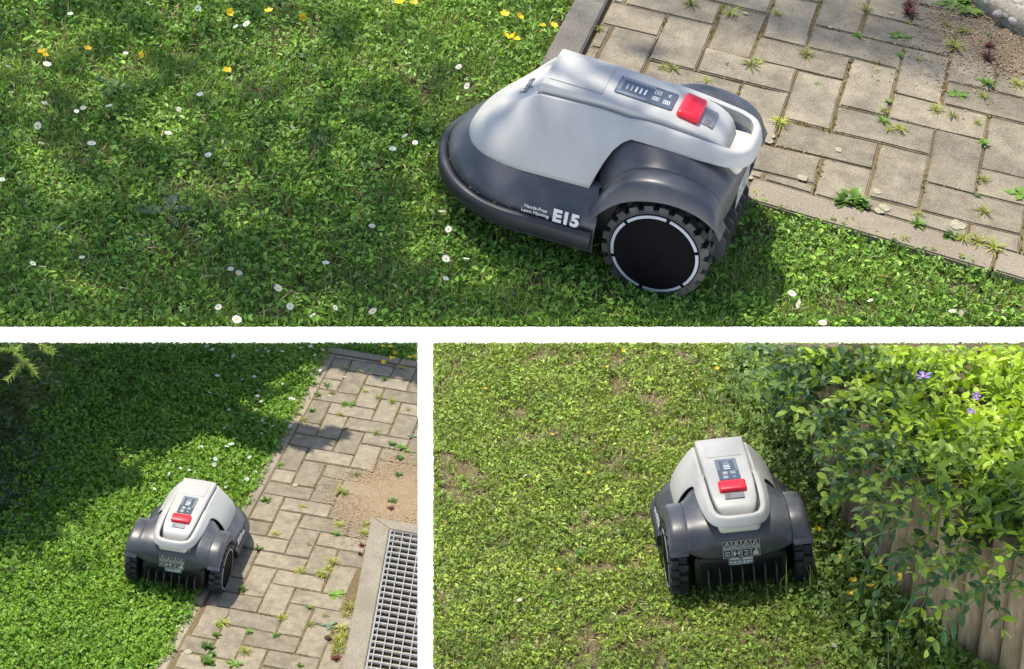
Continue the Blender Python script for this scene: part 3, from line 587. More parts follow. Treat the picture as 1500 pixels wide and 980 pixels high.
# ------------------------------------------------------------------ lawns: blades and clover, clipped to each plot
def rot_z(a): c, s = np.cos(a), np.sin(a); return c, s
def lawn_mask0(x, y):
    u, v = l2uv(0, np.stack([x, y], -1)); rag = .35 * (noise2(x, y, .05, 11) - .5) + .25 * (noise2(x, y, .02, 12) - .5)
    return (u < -4.0 + rag) | (v > 5.72 + .08 * u * (u > -3) + rag)
def lawn_mask1(x, y):
    u, v = l2uv(1, np.stack([x, y], -1)); rag = .3 * (noise2(x, y, .06, 13) - .5) + .2 * (noise2(x, y, .02, 14) - .5)
    return (v > 4.27 + .0125 * u + rag) | (u < -15.95 + rag)
def lawn_mask2(x, y): return np.ones_like(x, bool)
MASK = [lawn_mask0, lawn_mask1, lawn_mask2]
def scatter(i, dens, rect, margin=0):
    c = np.array([gnd(i, x, y)[:2] for x, y in ((rect[0], rect[1]), (rect[2], rect[1]), (rect[2], rect[3]), (rect[0], rect[3]))]); lo, hi = c.min(0), c.max(0); n = int(dens * (hi - lo).prod())
    P = RNG.random((n, 2)) * (hi - lo) + lo; px = to_px(i, np.c_[P, np.zeros(n)]); k = poly_in(px, rect) & MASK[i](P[:, 0], P[:, 1]); return P[k]
def keep_in(i, polys_list):                                # every corner of a piece stays over its plot
    k = None
    for p in polys_list: q = poly_in(to_px(i, p), RECT[i], .8).all(1); k = q if k is None else k & q
    return k
def blades(i, soup, P, h0, h1, w0, w1, ca, cb, lean=.9, zoff=-.006, dry=.05, cseed=0):
    n = len(P); a = RNG.random(n) * 2 * np.pi; h = RNG.uniform(h0, h1, n); wd = RNG.uniform(w0, w1, n); tilt = np.abs(RNG.normal(0, lean, n)).clip(.1, 1.35)
    d = np.stack([np.cos(a), np.sin(a), np.zeros(n)], 1); s = np.stack([-np.sin(a), np.cos(a), np.zeros(n)], 1) * wd[:, None] / 2; b = np.c_[P, np.full(n, zoff)]
    up = np.array([0, 0, 1.]); t1, t2 = tilt * .55, np.minimum(tilt * 1.35, 1.62)
    m = b + (d * np.sin(t1)[:, None] + up * np.cos(t1)[:, None]) * (h * .5)[:, None]; t = m + (d * np.sin(t2)[:, None] + up * np.cos(t2)[:, None]) * (h * .5)[:, None]
    t[:, 2] = np.maximum(t[:, 2], zoff + .006)
    q = np.stack([b - s, b + s, m + s * .9, m - s * .9], 1); tr = np.stack([m - s * .9, m + s * .9, t], 1); k = keep_in(i, [q, tr])
    tn = np.clip(noise2(P[:, 0], P[:, 1], .16, 50 + cseed) * .7 + RNG.random(n) * .6 - .15, 0, 1); c = lerp(ca, cb, tn) * RNG.uniform(.5, 1.6, n)[:, None]; ym = RNG.random(n) < .18; c[ym] = c[ym] * np.array([1.35, 1.2, .9])
    dm = RNG.random(n) < dry; c[dm] = np.array([.30, .25, .13]) * RNG.uniform(.7, 1.2, dm.sum())[:, None]
    soup.add(q[k], c[k]); soup.add(tr[k], c[k])
def clovers(i, soup, P, r0, r1, z0, z1, ca, cb, cseed=0, leaves=3, tiltm=.45):
    n = len(P); r = RNG.uniform(r0, r1, n); z = RNG.uniform(z0, z1, n); a0 = RNG.random(n) * 2 * np.pi; nx, ny = RNG.normal(0, tiltm, n), RNG.normal(0, tiltm, n)
    c = lerp(ca, cb, np.clip(noise2(P[:, 0], P[:, 1], .10, 70 + cseed) * .8 + RNG.random(n) * .5 - .15, 0, 1)) * RNG.uniform(.75, 1.25, n)[:, None]; L = []
    for l in range(leaves):
        a = a0 + l * 2 * np.pi / leaves + RNG.normal(0, .15, n); ca_, sa = np.cos(a), np.sin(a); fold = RNG.uniform(.1, .5, n); pts = []
        for (rr, ww, zz) in ((.05, 0, 0), (.45, .42, 1), (.85, .46, 1), (1.05, 0.0, .15), (.85, -.46, 1), (.45, -.42, 1)):
            x = P[:, 0] + r * (rr * ca_ - ww * sa); y = P[:, 1] + r * (rr * sa + ww * ca_); zz_ = z + r * abs(ww) * fold * zz + nx * (x - P[:, 0]) + ny * (y - P[:, 1]); pts.append(np.stack([x, y, np.maximum(zz_, -.004)], 1))
        L.append(np.stack(pts, 1))
    k = keep_in(i, L)
    for q in L: soup.add(q[k], (c * RNG.uniform(.9, 1.1, n)[:, None])[k])
def leaflets(i, soup, P, L0, L1, z0, z1, ca, cb, cseed=0, tilt=.5):   # single small weed leaves lying at all angles
    n = len(P); L = RNG.uniform(L0, L1, n); W = L * RNG.uniform(.32, .62, n); a = RNG.random(n) * 2 * np.pi; t = RNG.normal(0, tilt, n); r = RNG.normal(0, tilt, n); z = RNG.uniform(z0, z1, n)
    d = np.stack([np.cos(a) * np.cos(t), np.sin(a) * np.cos(t), np.sin(t)], 1); h = np.stack([-np.sin(a), np.cos(a), np.zeros(n)], 1); nn = np.cross(d, h); sd = h * np.cos(r)[:, None] + nn * np.sin(r)[:, None]; up = np.cross(d, sd); b = np.c_[P, z] - d * (L * .5)[:, None]
    L_, W_ = L[:, None], W[:, None]; m = [b + d * L_ * q for q in (.3, .7)]; tip = b + d * L_ - up * L_ * .12; fold = up * W_ * .18; HH = []
    for sg in (1, -1): HH.append(np.stack([b, m[0] + sg * sd * W_ * .5 + fold, m[1] + sg * sd * W_ * .42 + fold, tip], 1))
    for q in HH: q[..., 2] = np.maximum(q[..., 2], -.004)
    c = lerp(ca, cb, np.clip(noise2(P[:, 0], P[:, 1], .09, 90 + cseed) * .8 + RNG.random(n) * .6 - .2, 0, 1)) * RNG.uniform(.45, 1.75, n)[:, None]; k = keep_in(i, HH)
    for q in HH: soup.add(q[k], c[k])
VIS = [(-45, -7, 1545, 479), (-45, 501, 612, 1010), (634, 501, 1545, 1010)]
def edge_fill(i, soup, n, ca, cb):                          # short growth right up to the plot's edges
    x0, y0, x1, y1 = VIS[i]; k = RNG.choice([0, 1, 1, 1, 1, 2, 3], n); x, y = RNG.uniform(x0, x1, n), RNG.uniform(y0, y1, n); o = RNG.uniform(-.4, 11, n)
    y = np.where(k == 0, y0 + o, np.where(k == 1, y1 - o, y)); x = np.where(k == 2, x0 + o, np.where(k == 3, x1 - o, x)); P = np.array([gnd(i, a, b)[:2] for a, b in zip(x, y)]); P = P[MASK[i](P[:, 0], P[:, 1])]
    blades(i, soup, P, .006, .020, .0022, .0042, ca, cb, .7, -.004, .05, 3)
def thin(P, scale, seed, lo, hi, keep=.1): q = noise2(P[:, 0], P[:, 1], scale, seed) * .6 + noise2(P[:, 0], P[:, 1], scale * .4, seed + 1) * .4; return P[RNG.random(len(P)) < np.clip((q - lo) / (hi - lo), keep, 1)]
def lawn_stuff(i, txt, soups):
    for (nm, mt, lb), s_ in zip((('grass', 'grass', 'short grass blades of the %s'), ('weed_leaves', 'clover', 'small weed and clover leaves all through the %s')), soups):
        g = obj(nm, s_.build(nm, M[mt]), plot=i); tag(g, lb % txt, nm.replace('_', ' '), kind='stuff')
# top lawn
A0, B0 = (.11, .240, .034), (.265, .42, .066); s = Soup(); s2 = Soup()
blades(0, s, thin(scatter(0, 62000, VIS[0]), .10, 5, .24, .42, .18), .012, .036, .0010, .0021, A0, B0, 1.15, dry=.10); edge_fill(0, s, 26000, A0, B0)
blades(0, s, scatter(0, 1800, VIS[0]), .03, .055, .0014, .0024, (.30, .25, .13), (.42, .36, .20), 1.6, dry=.3)
leaflets(0, s2, thin(scatter(0, 32000, VIS[0]), .11, 7, .28, .5, .2), .0045, .0165, -.003, .018, A0, B0); clovers(0, s2, thin(scatter(0, 7000, VIS[0]), .16, 9, .42, .62, .02),   .003, .0058, .004, .022, A0, B0, tiltm=.6); lawn_stuff(0, 'daisy lawn', (s, s2))
# lower left lawn
A1, B1 = (.105, .240, .022), (.25, .42, .045); s = Soup(); s2 = Soup()
blades(1, s, thin(scatter(1, 32000, VIS[1]), .2, 15, .18, .36, .4), .014, .038, .0014, .0028, A1, B1, 1.05, dry=.06, cseed=2); edge_fill(1, s, 16000, A1, B1); blades(1, s, scatter(1, 700, VIS[1]), .03, .05, .002, .003, (.30, .25, .13), (.42, .36, .20), 1.6)
leaflets(1, s2, thin(scatter(1, 13000, VIS[1]), .12, 17, .2, .42, .2), .007, .019, .0, .030, A1, B1, 2); clovers(1, s2, thin(scatter(1, 12500, VIS[1]), .14, 19, .28, .44, .25), .0046, .0090, .004, .034, A1, B1, 2, tiltm=.65); lawn_stuff(1, 'clover lawn beside the long path', (s, s2))
# lower right lawn: worn, patchy
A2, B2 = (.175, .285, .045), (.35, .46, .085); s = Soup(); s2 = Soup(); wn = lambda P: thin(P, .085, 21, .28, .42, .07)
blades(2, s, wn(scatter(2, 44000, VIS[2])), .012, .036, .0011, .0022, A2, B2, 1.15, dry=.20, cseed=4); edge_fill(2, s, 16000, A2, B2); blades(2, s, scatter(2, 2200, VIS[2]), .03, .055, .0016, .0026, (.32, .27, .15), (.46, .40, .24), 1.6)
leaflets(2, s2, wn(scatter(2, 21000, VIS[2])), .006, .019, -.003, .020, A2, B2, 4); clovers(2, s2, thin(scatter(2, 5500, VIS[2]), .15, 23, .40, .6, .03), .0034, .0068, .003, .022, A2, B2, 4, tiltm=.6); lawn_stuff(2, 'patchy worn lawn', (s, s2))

# ------------------------------------------------------------------ flowers and weeds
def daisy_mesh(r=.010, n=13):
    V, F = [], []
    for k in range(n):
        a = 2 * math.pi * k / n; b = len(V); t = np.array([math.cos(a), math.sin(a)]); q = np.array([-t[1], t[0]])
        for rr, ww, z in ((.25, .08, 0), (.85, .2, .12), (1.05, 0, .05), (.85, -.2, .12), (.25, -.08, 0)): p = t * rr * r + q * ww * r; V.append((p[0], p[1], z * r * random.uniform(.3, 2)))
        F.append(tuple(range(b, b + 5)))
    return mesh('daisy', V, F, M['petal'])
def dome(r, h, mat, name, n=8):
    rows = [[(r * math.cos(t) * math.cos(a), r * math.cos(t) * math.sin(a), h * math.sin(t)) for a in np.linspace(0, 2 * math.pi, n, endpoint=False)] for t in np.linspace(0, math.pi / 2 * .92, 4)]
    V, F = loft(rows, closed_v=True); F.append(tuple((3) * n + j for j in range(n))); return mesh(name, V, F, mat, True)
def stem_mesh(h, lean=.2): V, F = tube([(lean * .4 * h, 0, -h), (lean * .2 * h, 0, -h * .5), (0, 0, 0)], .0009, 5); return mesh('stem', V, F, M['stemg'])
def buttercup_mesh(r=.011):
    V, F = [], []
    for k in range(5):
        a = 2 * math.pi * k / 5; b = len(V); t = np.array([math.cos(a), math.sin(a)]); q = np.array([-t[1], t[0]])
        for rr, ww, z in ((.08, .06, 0), (.6, .42, .3), (.95, .36, .55), (1.02, 0, .5), (.95, -.36, .55), (.6, -.42, .3), (.08, -.06, 0)): p = t * rr * r + q * ww * r; V.append((p[0], p[1], z * r))
        F.append(tuple(range(b, b + 7)))
    return mesh('buttercup', V, F, M['butter'])
def star_mesh(r=.016):
    V, F = [], []
    for k in range(5):
        a = 2 * math.pi * k / 5; b = len(V); t = np.array([math.cos(a), math.sin(a)]); q = np.array([-t[1], t[0]])
        for rr, ww, z in ((.1, .06, -.1), (.5, .22, .1), (.85, .34, .12), (1.0, .05, .1), (.8, -.22, .12), (.5, -.2, .1), (.1, -.06, -.1)): p = t * rr * r + q * ww * r; V.append((p[0], p[1], z * r))
        F.append(tuple(range(b, b + 7)))
    return mesh('periwinkle_flower', V, F, M['violet'])
DM = [daisy_mesh() for _ in range(3)]; DC = dome(.0034, .0024, M['yolk'], 'centre'); DS = stem_mesh(.03); BM_ = [buttercup_mesh(), buttercup_mesh(.009)]; BS = stem_mesh(.05); BC = dome(.0022, .0025, M['yolk'], 'centre', 6); VF = star_mesh(); VC = dome(.003, .001, M['petal'], 'centre', 5)
def flower(plot, px, py, kind, label, cat, group, z=None, sc=1., parts=True, tilt=.55):
    z = z if z is not None else random.uniform(.026, .04); p = gnd(plot, px, py, z); nm = {'daisy': 'daisy', 'butter': 'buttercup', 'violet': 'periwinkle_flower'}[kind]
    o = bpy.data.objects.new(nm, {'daisy': random.choice(DM), 'butter': random.choice(BM_), 'violet': VF}[kind]); col.objects.link(o)
    cm = -PR[plot].T @ PT[plot]; tc = Vector((cm - p).tolist()).normalized()  # heads open upward, leaning a little any way
    m = Matrix.Translation(p.tolist()) @ Matrix.Rotation(random.uniform(0, 6.28), 4, 'Z') @ Matrix.Rotation(abs(random.gauss(.15, tilt)), 4, 'X') @ Matrix.Rotation(random.uniform(0, 6.28), 4, 'Z') @ Matrix.Scale(sc, 4)
    o.matrix_world = MW[plot] @ m; tag(o, label, cat, group)
    if parts:
        obj('centre', {'daisy': DC, 'butter': BC, 'violet': VC}[kind], o)
        if kind != 'violet': obj('stem', DS if kind == 'daisy' else BS, o)
    return o
T_D = [(345,39),(361,35),(51,66),(69,94),(184,78),(103,20),(12,97),(65,151),(112,163),(122,158),(160,155),(441,206),(429,188),(575,218),(593,199),(608,209),(531,242),(516,320),(545,331),(120,377),(48,386),(62,391),(350,400),(338,394),(347,468),(320,450),(425,449),(407,422),(491,451),(546,456),(653,379),(683,379),(653,408),(684,126),(672,98),(657,336),(648,310),(60,210),(55,184),(5,215),(134,210),(246,195),(293,138),(217,5),(290,12),(1160,430),(1275,440),(1170,445),(1205,473),(1395,456),(1408,458),(458,462),(305,227),(262,160),(477,385),(3,263)]
for x, y in T_D:
    lb = 'white daisy in the sunny grass below the paved corner' if x > 1100 else 'white daisy close in front of the side-on mower\'s bumper' if 630 < x < 700 else 'white daisy in the dappled patch of lawn near the buttercups' if y < 110 else 'small white daisy with yellow centre in the open shaded lawn'
    if y < 474: flower(0, x, y, 'daisy', lb, 'daisy', 'daisies: ' + lb[12:40], sc=random.uniform(.5, .85))
for x, y in [(128,72),(205,80),(62,77),(66,82),(336,18),(394,17),(443,25),(333,104),(585,4),(606,6),(739,22),(740,52),(752,54),(756,58),(795,38),(811,38),(760,25)]:
    flower(0, x, y, 'butter', 'yellow buttercup flower in the daisy lawn', 'buttercup', 'buttercups in the daisy lawn', sc=random.uniform(.75, 1.0))
for k in range(64):
    if k < 44: x, y = [(F_ := random.random()), random.random()]; x = 300 + F_ * 180; y = 507 + (y ** 1.3) * 150
    else: x, y = random.uniform(200, 400), random.uniform(640, 730)
    P = gnd(1, x, y); 
    if not MASK[1](P[:1], P[1:2])[0] or x > 470 and y > 520: continue
    flower(1, x, y, 'daisy', 'tiny white daisy in the clover lawn left of the long path', 'daisy', 'daisies in the clover lawn', sc=random.uniform(.6, 1.15), parts=False, tilt=.35)
for k in range(8): flower(1, random.uniform(560, 610), random.uniform(506, 531), 'butter', 'yellow flower in the grass past the end of the long path', 'buttercup', 'yellow flowers past the path end', sc=random.uniform(.8, 1.3), parts=False)
for x, y in [(913,514),(930,512),(889,538),(783,553),(711,570),(792,618),(810,637),(863,693),(1050,540),(849,712),(818,835)]: flower(2, x, y, 'butter', 'small yellow flower in the patchy lawn', 'buttercup', 'yellow flowers in the patchy lawn', sc=.7)
for x, y in [(761,879),(769,697),(986,641)]: flower(2, x, y, 'daisy', 'single white daisy in the patchy lawn', 'daisy', 'white daisies in the patchy lawn', sc=.8)
def blade_leaf(L, W, up, curl, n=4):                       # leaf strip along +x
    Ps = []
    for k in range(n + 1):
        t = k / n; wv = W * math.sin(math.pi * min(.97, .12 + t * .85)) ** .8; x = L * t * math.cos(up * (1 - t * .3)); z = L * t * math.sin(up) - curl * L * t * t
        Ps.append([(x, wv / 2, z + wv * .12), (x, 0, z), (x, -wv / 2, z + wv * .12)])
    return loft(Ps)
def rosette(name, mat, nl, L, W, up=.35, curl=.25, jag=0):
    V, F = [], []
    for k in range(nl):
        v, f = blade_leaf(L * random.uniform(.6, 1.1), W * random.uniform(.7, 1.15), up * random.uniform(.4, 1.6), curl, 5); a = 2.4 * k + random.uniform(-.4, .4); c, s_ = math.cos(a), math.sin(a); b = len(V)
        for j, p in enumerate(v): jj = 1 + (jag * (.5 if (j // 3) % 2 else -.5)); V.append((p[0] * c - p[1] * jj * s_, p[0] * s_ + p[1] * jj * c, max(p[2], .001) + .001))
        F += [tuple(q + b for q in ff) for ff in f]
    return mesh(name, V, F, mat, True)
WM = {'rosette': [rosette('weed', M['weed'], 15, .030, .009, .75, .3) for _ in range(3)], 'tuft': [rosette('grass_tuft', M['tuft'], 26, .040, .0030, .8, .5) for _ in range(3)], 'clump': [rosette('weed_clump', M['weed'], 22, .030, .013, .7, .3) for _ in range(2)], 'plantain': [rosette('plantain', M['wdark'], 5, .065, .026, .3, .25) for _ in range(2)], 'red': [rosette('red_weed', M['redleaf'], 16, .022, .007, .8, .2) for _ in range(2)], 'dandelion': [rosette('dandelion', M['weed'], 6, .05, .020, .3, .2, .8) for _ in range(2)]}
WL = {'rosette': ('rosette', 'small leafy weed rosette growing in a joint of the {}', 'weed'), 'tuft': ('grass_tuft', 'yellow-green grass tuft growing in a joint of the {}', 'grass tuft'), 'clump': ('weed_clump', 'leafy weed clump spreading from a joint of the {}', 'weed'), 'red': ('red_weed', 'reddish small-leaved weed in a joint of the {}', 'weed'), 'dandelion': ('dandelion', 'broad-leaved young dandelion growing in the {}', 'dandelion'), 'plantain': ('plantain', 'grey-green plantain rosette lying flat in the {}', 'plantain')}
WP = ['paved corner by the daisy lawn', 'long paved path', 'patchy lawn']
def weed(plot, px, py, kind, sc=1., place_=None, z=.0145):
    p = gnd(plot, px, py, z); nm, lb, ct = WL[kind]; sc = min(sc, max(.12, (VIS[plot][2] - px if plot == 1 else 999) / 420 / .06))
    if px > VIS[plot][2] - 4: return None
    o = bpy.data.objects.new(nm, random.choice(WM[kind])); col.objects.link(o)
    o.matrix_world = MW[plot] @ Matrix.Translation(p.tolist()) @ Matrix.Rotation(random.uniform(0, 6.28), 4, 'Z') @ Matrix.Scale(sc * random.uniform(.85, 1.15), 4); adj = 'tiny ' if sc < .6 else 'large ' if sc > .95 else ''; lb = adj + lb.replace('small ', '') if adj else lb; tag(o, lb.replace('in a joint of', 'in').format(place_) if place_ else lb.format(WP[plot]), ct, adj + '%s weeds in the %s' % (kind, place_ or WP[plot])); return o
for x, y, k, sc in [(1012,8,'tuft',.8),(1070,22,'tuft',.8),(1098,98,'tuft',.9),(1066,97,'rosette',.35),(878,45,'tuft',.6),(985,103,'tuft',.9),(970,102,'tuft',.5),(1180,82,'tuft',.8),(1322,54,'dandelion',.8),(1330,22,'red',1.2),(1331,10,'red',1.1),(1332,35,'tuft',.4),(1398,71,'tuft',.9),(1410,48,'tuft',.7),(1385,38,'tuft',.6),(1448,70,'red',1),(1447,88,'red',1.1),(1449,55,'rosette',.5),(1445,124,'rosette',.9),(1405,140,'dandelion',.6),(1440,142,'tuft',.7),(1295,165,'tuft',.6),(1292,180,'rosette',.7),(1300,150,'rosette',.4),(1318,192,'tuft',.8),(1370,163,'tuft',.7),(1395,172,'tuft',.6),(1440,212,'rosette',.6),(1432,182,'tuft',.5),(1250,293,'clump',1.2),(1234,297,'clump',.9),(1262,302,'clump',.8),(1440,265,'tuft',.7),(1343,330,'rosette',.7),(1345,315,'tuft',.5),(1392,348,'clump',.8),(1410,352,'tuft',.8),(1432,356,'tuft',.9),(1455,366,'tuft',.8),(1498,287,'dandelion',.7),(1440,312,'tuft',.7),(1430,288,'rosette',.5),(1256,54,'rosette',.6),(1137,22,'tuft',.7),(1268,15,'tuft',.7),(1318,82,'rosette',.5),(1345,88,'tuft',.4),(1143,182,'tuft',.8),(1108,95,'tuft',.7),(1035,120,'tuft',.5),(1310,355,'rosette',.5),(1325,352,'tuft',.5),(1490,125,'tuft',.8),(1285,104,'tuft',.3),(1197,124,'rosette',.3),(1420,18,'dandelion',1.0),(1395,8,'dandelion',.9),(1412,4,'clump',.9),(1302,192,'tuft',.5)]: weed(0, x, y, k, sc)
for x, y, k, sc in [(560,320,'rosette',1),(985,570,'dandelion',1),(475,545,'rosette',.9),(840,645,'rosette',.7),(365,730,'tuft',1),(340,740,'rosette',.8),(510,780,'rosette',.8),(490,890,'tuft',1.3),(430,955,'dandelion',.9),(330,795,'clump',.8),(275,860,'clump',1.1),(280,940,'clump',1.1),(300,900,'clump',.8),(655,800,'rosette',.9),(690,700,'tuft',.9),(965,395,'tuft',1.1),(905,460,'tuft',1.1),(945,430,'tuft',.8),(990,240,'rosette',.8),(1005,190,'tuft',.9),(840,300,'rosette',.6),(600,55,'rosette',.9),(790,440,'tuft',.9),(950,740,'plantain',.6),(930,690,'tuft',.7),(845,740,'tuft',.8),(790,965,'rosette',.7),(920,470,'tuft',.9),(800,90,'tuft',.8),(655,240,'tuft',.8),(1290,55,'rosette',.8),(1290,100,'red',1),(1420,120,'red',1.6),(1425,170,'red',1.5),(1435,45,'red',1),(985,930,'red',1.2),(940,805,'plantain',.3),(1130,300,'red',.8),(1120,350,'red',.8),(1000,820,'tuft',1.2),(1020,760,'tuft',1.2),(1005,860,'tuft',1.3),(1045,690,'tuft',1.1),(1060,640,'tuft',1.1),(990,895,'tuft',1.2),(1150,190,'tuft',1),(1145,235,'tuft',1.),(1030,800,'tuft',1)]:
    weed(1, x / 3.7696 + 230, y / 3.7696 + 720, k, sc)
for x, y, k, sc in [(610,265,'rosette',1),(555,320,'rosette',.9),(520,415,'rosette',.9),(735,375,'dandelion',1.1),(880,175,'dandelion',.9),(955,225,'rosette',.9),(1040,800,'clump',.8),(1060,640,'clump',1.3),(1090,660,'clump',1.2),(1050,700,'clump',.9),(1000,620,'rosette',1),(910,555,'tuft',1.2),(700,910,'tuft',1.2),(1010,960,'rosette',1),(1130,225,'tuft',1.1),(330,740,'rosette',.8),(1000,360,'tuft',1),(1100,410,'tuft',1),(920,340,'tuft',.9),(840,300,'tuft',.9),(1130,540,'clump',1),(1120,570,'plantain',.8),(790,800,'tuft',.8),(640,310,'tuft',.7),(720,160,'tuft',.8),(800,180,'tuft',.8),(690,440,'tuft',.8),(1060,160,'tuft',.8),(470,470,'tuft',.8),(250,950,'rosette',.8)]:
    weed(1, x / 4.099 + 330, y / 4.099 + 501, k, sc)
for x, y, sc in [(244,312,.75),(206,353,.6),(165,130,.7),(430,80,.62),(70,335,.5),(470,205,.5),(320,215,.45)]: weed(0, x, y, 'plantain', sc, 'daisy lawn', .001)
for x, y, sc in [(195,745,.8),(400,760,.7),(330,940,.6)]: pass
for k in range(34): weed(2, random.uniform(640, 960), random.uniform(760, 965), 'rosette', random.uniform(.5, .95), 'patchy lawn', .004)
# lichen spots, sand, gravel bed corner
def blob(r, n=14, th=.0015):
    P = [(r * random.uniform(.8, 1.15) * math.cos(a), r * random.uniform(.8, 1.15) * math.sin(a)) for a in np.linspace(0, 2 * math.pi, n, endpoint=False)]; return P
for plot, par, L in ((0, p0, [(1129,199,.016),(1126,207,.014),(1176,261,.017),(1284,281,.014),(1295,305,.020),(1288,309,.016),(1402,330,.026),(1228,220,.013),(1216,40,.010),(1098,260,.012),(1306,20,.010),(905,72,.016),(1092,20,.01)]), (1, p1, [(275,955,.024),(437,640,.02),(432,711,.02),(330,945,.008),(590,755,.02),(483,580,.016),(505,553,.016)])):
    for x, y, r in L:
        p = gnd(plot, x, y, ZP); o = obj('lichen_patch', flat('lichen_patch', [blob(r * .62, 18)], M['lichen'], .0004), par); o.location = (p[0], p[1], ZP + .0014)
def sandpatch(plot, pxs, par, label, h=.012):
    P = np.array([gnd(plot, x, y)[:2] for x, y in pxs]); c = P.mean(0); n = 48; rows = []; d = P - c; ang = np.arctan2(d[:, 1], d[:, 0]); o_ = np.argsort(ang); ang, rr = ang[o_], np.linalg.norm(d[o_], axis=1)
    for t in np.linspace(1, 0.02, 9):
        row = []
        for a in np.linspace(-math.pi, math.pi, n, endpoint=False):
            r = np.interp(a, np.r_[ang[-1] - 2 * math.pi, ang, ang[0] + 2 * math.pi], np.r_[rr[-1], rr, rr[0]]) * t * (1 + .22 * (noise2(math.cos(a) * .1 + 5, math.sin(a) * .1, .02, 31) - .5)); x, y = c[0] + r * math.cos(a), c[1] + r * math.sin(a); row.append((x, y, ZP - .004 + h * (1 - t * t) ** .8 * (.5 + noise2(x, y, .05, 32)) ))
        rows.append(row)
    V, F = loft(rows, closed_v=True); k = keep_in(plot, [np.array(rows).reshape(-1, 1, 3)]).reshape(9, n); V = np.array(V)
    e = obj('sand', mesh('sand', V, F, M['sand'], True), plot=plot)
    bm = bmesh.new(); bm.from_mesh(e.data); bm.verts.ensure_lookup_table()
    for nrm, dd in EDGES[plot]: bmesh.ops.bisect_plane(bm, geom=bm.verts[:] + bm.edges[:] + bm.faces[:], plane_co=(nrm[0] * dd, nrm[1] * dd, 0), plane_no=(nrm[0], nrm[1], 0), clear_outer=True)
    bm.to_mesh(e.data); bm.free(); tag(e, label, 'sand', kind='stuff'); return e
def kerb_curve():
    a = [gnd(0, x, y)[:2] for x, y in ((1418,-4),(1432,12),(1460,32),(1500,58),(1543,80))]; P = sp(np.array([[p[0], p[1], .030] for p in a]), 24)
    V, F = sweep(P, rsec(.050, .05, e=3.5)); o = obj('bed_edging', fix(mesh('bed_edging', V, F, M['drain'], True), 50), plot=0); tag(o, 'rounded pale concrete edging of the pebble bed', 'edging')
kerb_curve()
def pebble(px, py, r, z=.04):
    p = gnd(0, px, py, z); bm = bmesh.new(); bmesh.ops.create_icosphere(bm, subdivisions=2, radius=1)
    for v in bm.verts: k = 1 + .12 * math.sin(3 * v.co.x + px) * math.cos(2 * v.co.y + py); v.co = Vector((v.co.x * r * k * 1.25, v.co.y * r * k, v.co.z * r * .62 * k))
    o = obj('pebble', bm_mesh('pebble', bm, M['pebble'], True, 80)); o.matrix_world = MW[0] @ Matrix.Translation(p.tolist()) @ Matrix.Rotation(random.uniform(0, 6), 4, 'Z'); tag(o, 'smooth pale pebble in the bed behind the concrete edging', 'pebble', 'pebbles in the bed')
for x, y, r in [(1470,9,.026),(1492,16,.020),(1478,22,.016),(1497,4,.02),(1488,30,.015),(1450,2,.016),(1502,32,.02),(1515,14,.024),(1520,45,.02),(1462,20,.012)]: pebble(x, y, r)
for x, y, r in [(480,935,.014)]:
    o = obj('pine_cone', dome(.014, .012, M['dirtclod'], 'pine_cone', 9), plot=1); p = gnd(1, x, y, ZP); o.matrix_world = MW[1] @ Matrix.Translation(p.tolist()); tag(o, 'small brown clod lying on the path near the drain', 'clod')
# ------------------------------------------------------------------ moss and seedlings in the paving joints
def joint_points(i, n, urange, vrange):
    out = []
    for _ in range(n):
        a, k = random.randint(-30, 30), random.randint(-8, 8); kind = random.random() < .5
        u, v, lu, lv = (a + 4 * k, -a, 2, 1) if kind else (2 + a + 4 * k, -a, 1, 2)
        if not (urange[0] < u < urange[1] and vrange[0] < v < vrange[1]): continue
        t = random.random(); q = (u + t * lu, v) if random.random() < lu / (lu + lv) else (u, v + t * lv); out.append(uv2l(i, *q))
    return np.array(out)
for i, ur, vr, lab in ((0, (-3, 14), (-12, 5), 'ochre moss and tiny seedlings in the joints of the paved corner'), (1, (-15, 10), (-5, 3.9), 'ochre moss and tiny seedlings in the joints of the long path')):
    P = joint_points(i, 90000, ur, vr); P = P[RNG.random(len(P)) < np.clip((noise2(P[:, 0], P[:, 1], .06, 41) - .42) * 5, .04, 1)][:16000]
    P = P + RNG.normal(0, .0022, P.shape); s = Soup(); blades(i, s, P, .006, .013, .0018, .0045, (.17, .125, .03), (.27, .27, .055), .9, .0122, .15, 8); g = obj('moss', s.build('moss', M['grass']), plot=i); tag(g, lab, 'moss', kind='stuff')

# ------------------------------------------------------------------ log edging, raised bed and periwinkle beside the lower right lawn
CAM_L = [-PR[i].T @ PT[i] for i in range(3)]
CURVE = np.array([gnd(2, x, y)[:2] for x, y in ((1540,1075),(1474,1022),(1411,980),(1366,943),(1325,905),(1292,868),(1265,830),(1245,795),(1228,760),(1213,725),(1200,690),(1188,655),(1177,620),(1166,585),(1157,555),(1150,530),(1146,515))])
def cd_(): d = np.r_[0, np.cumsum(np.linalg.norm(np.diff(CURVE, axis=0), axis=1))]; return d
CDS = cd_()
def cpos(t): return np.array([np.interp(t, CDS, CURVE[:, 0]), np.interp(t, CDS, CURVE[:, 1])])
def cnrm(t):                                               # outward = toward the lawn (left of the picture)
    a, b = cpos(max(0, t - .03)), cpos(min(CDS[-1], t + .03)); d = (b - a) / np.linalg.norm(b - a); n = np.array([-d[1], d[0]])
    return n if n[1] > 0 else -n
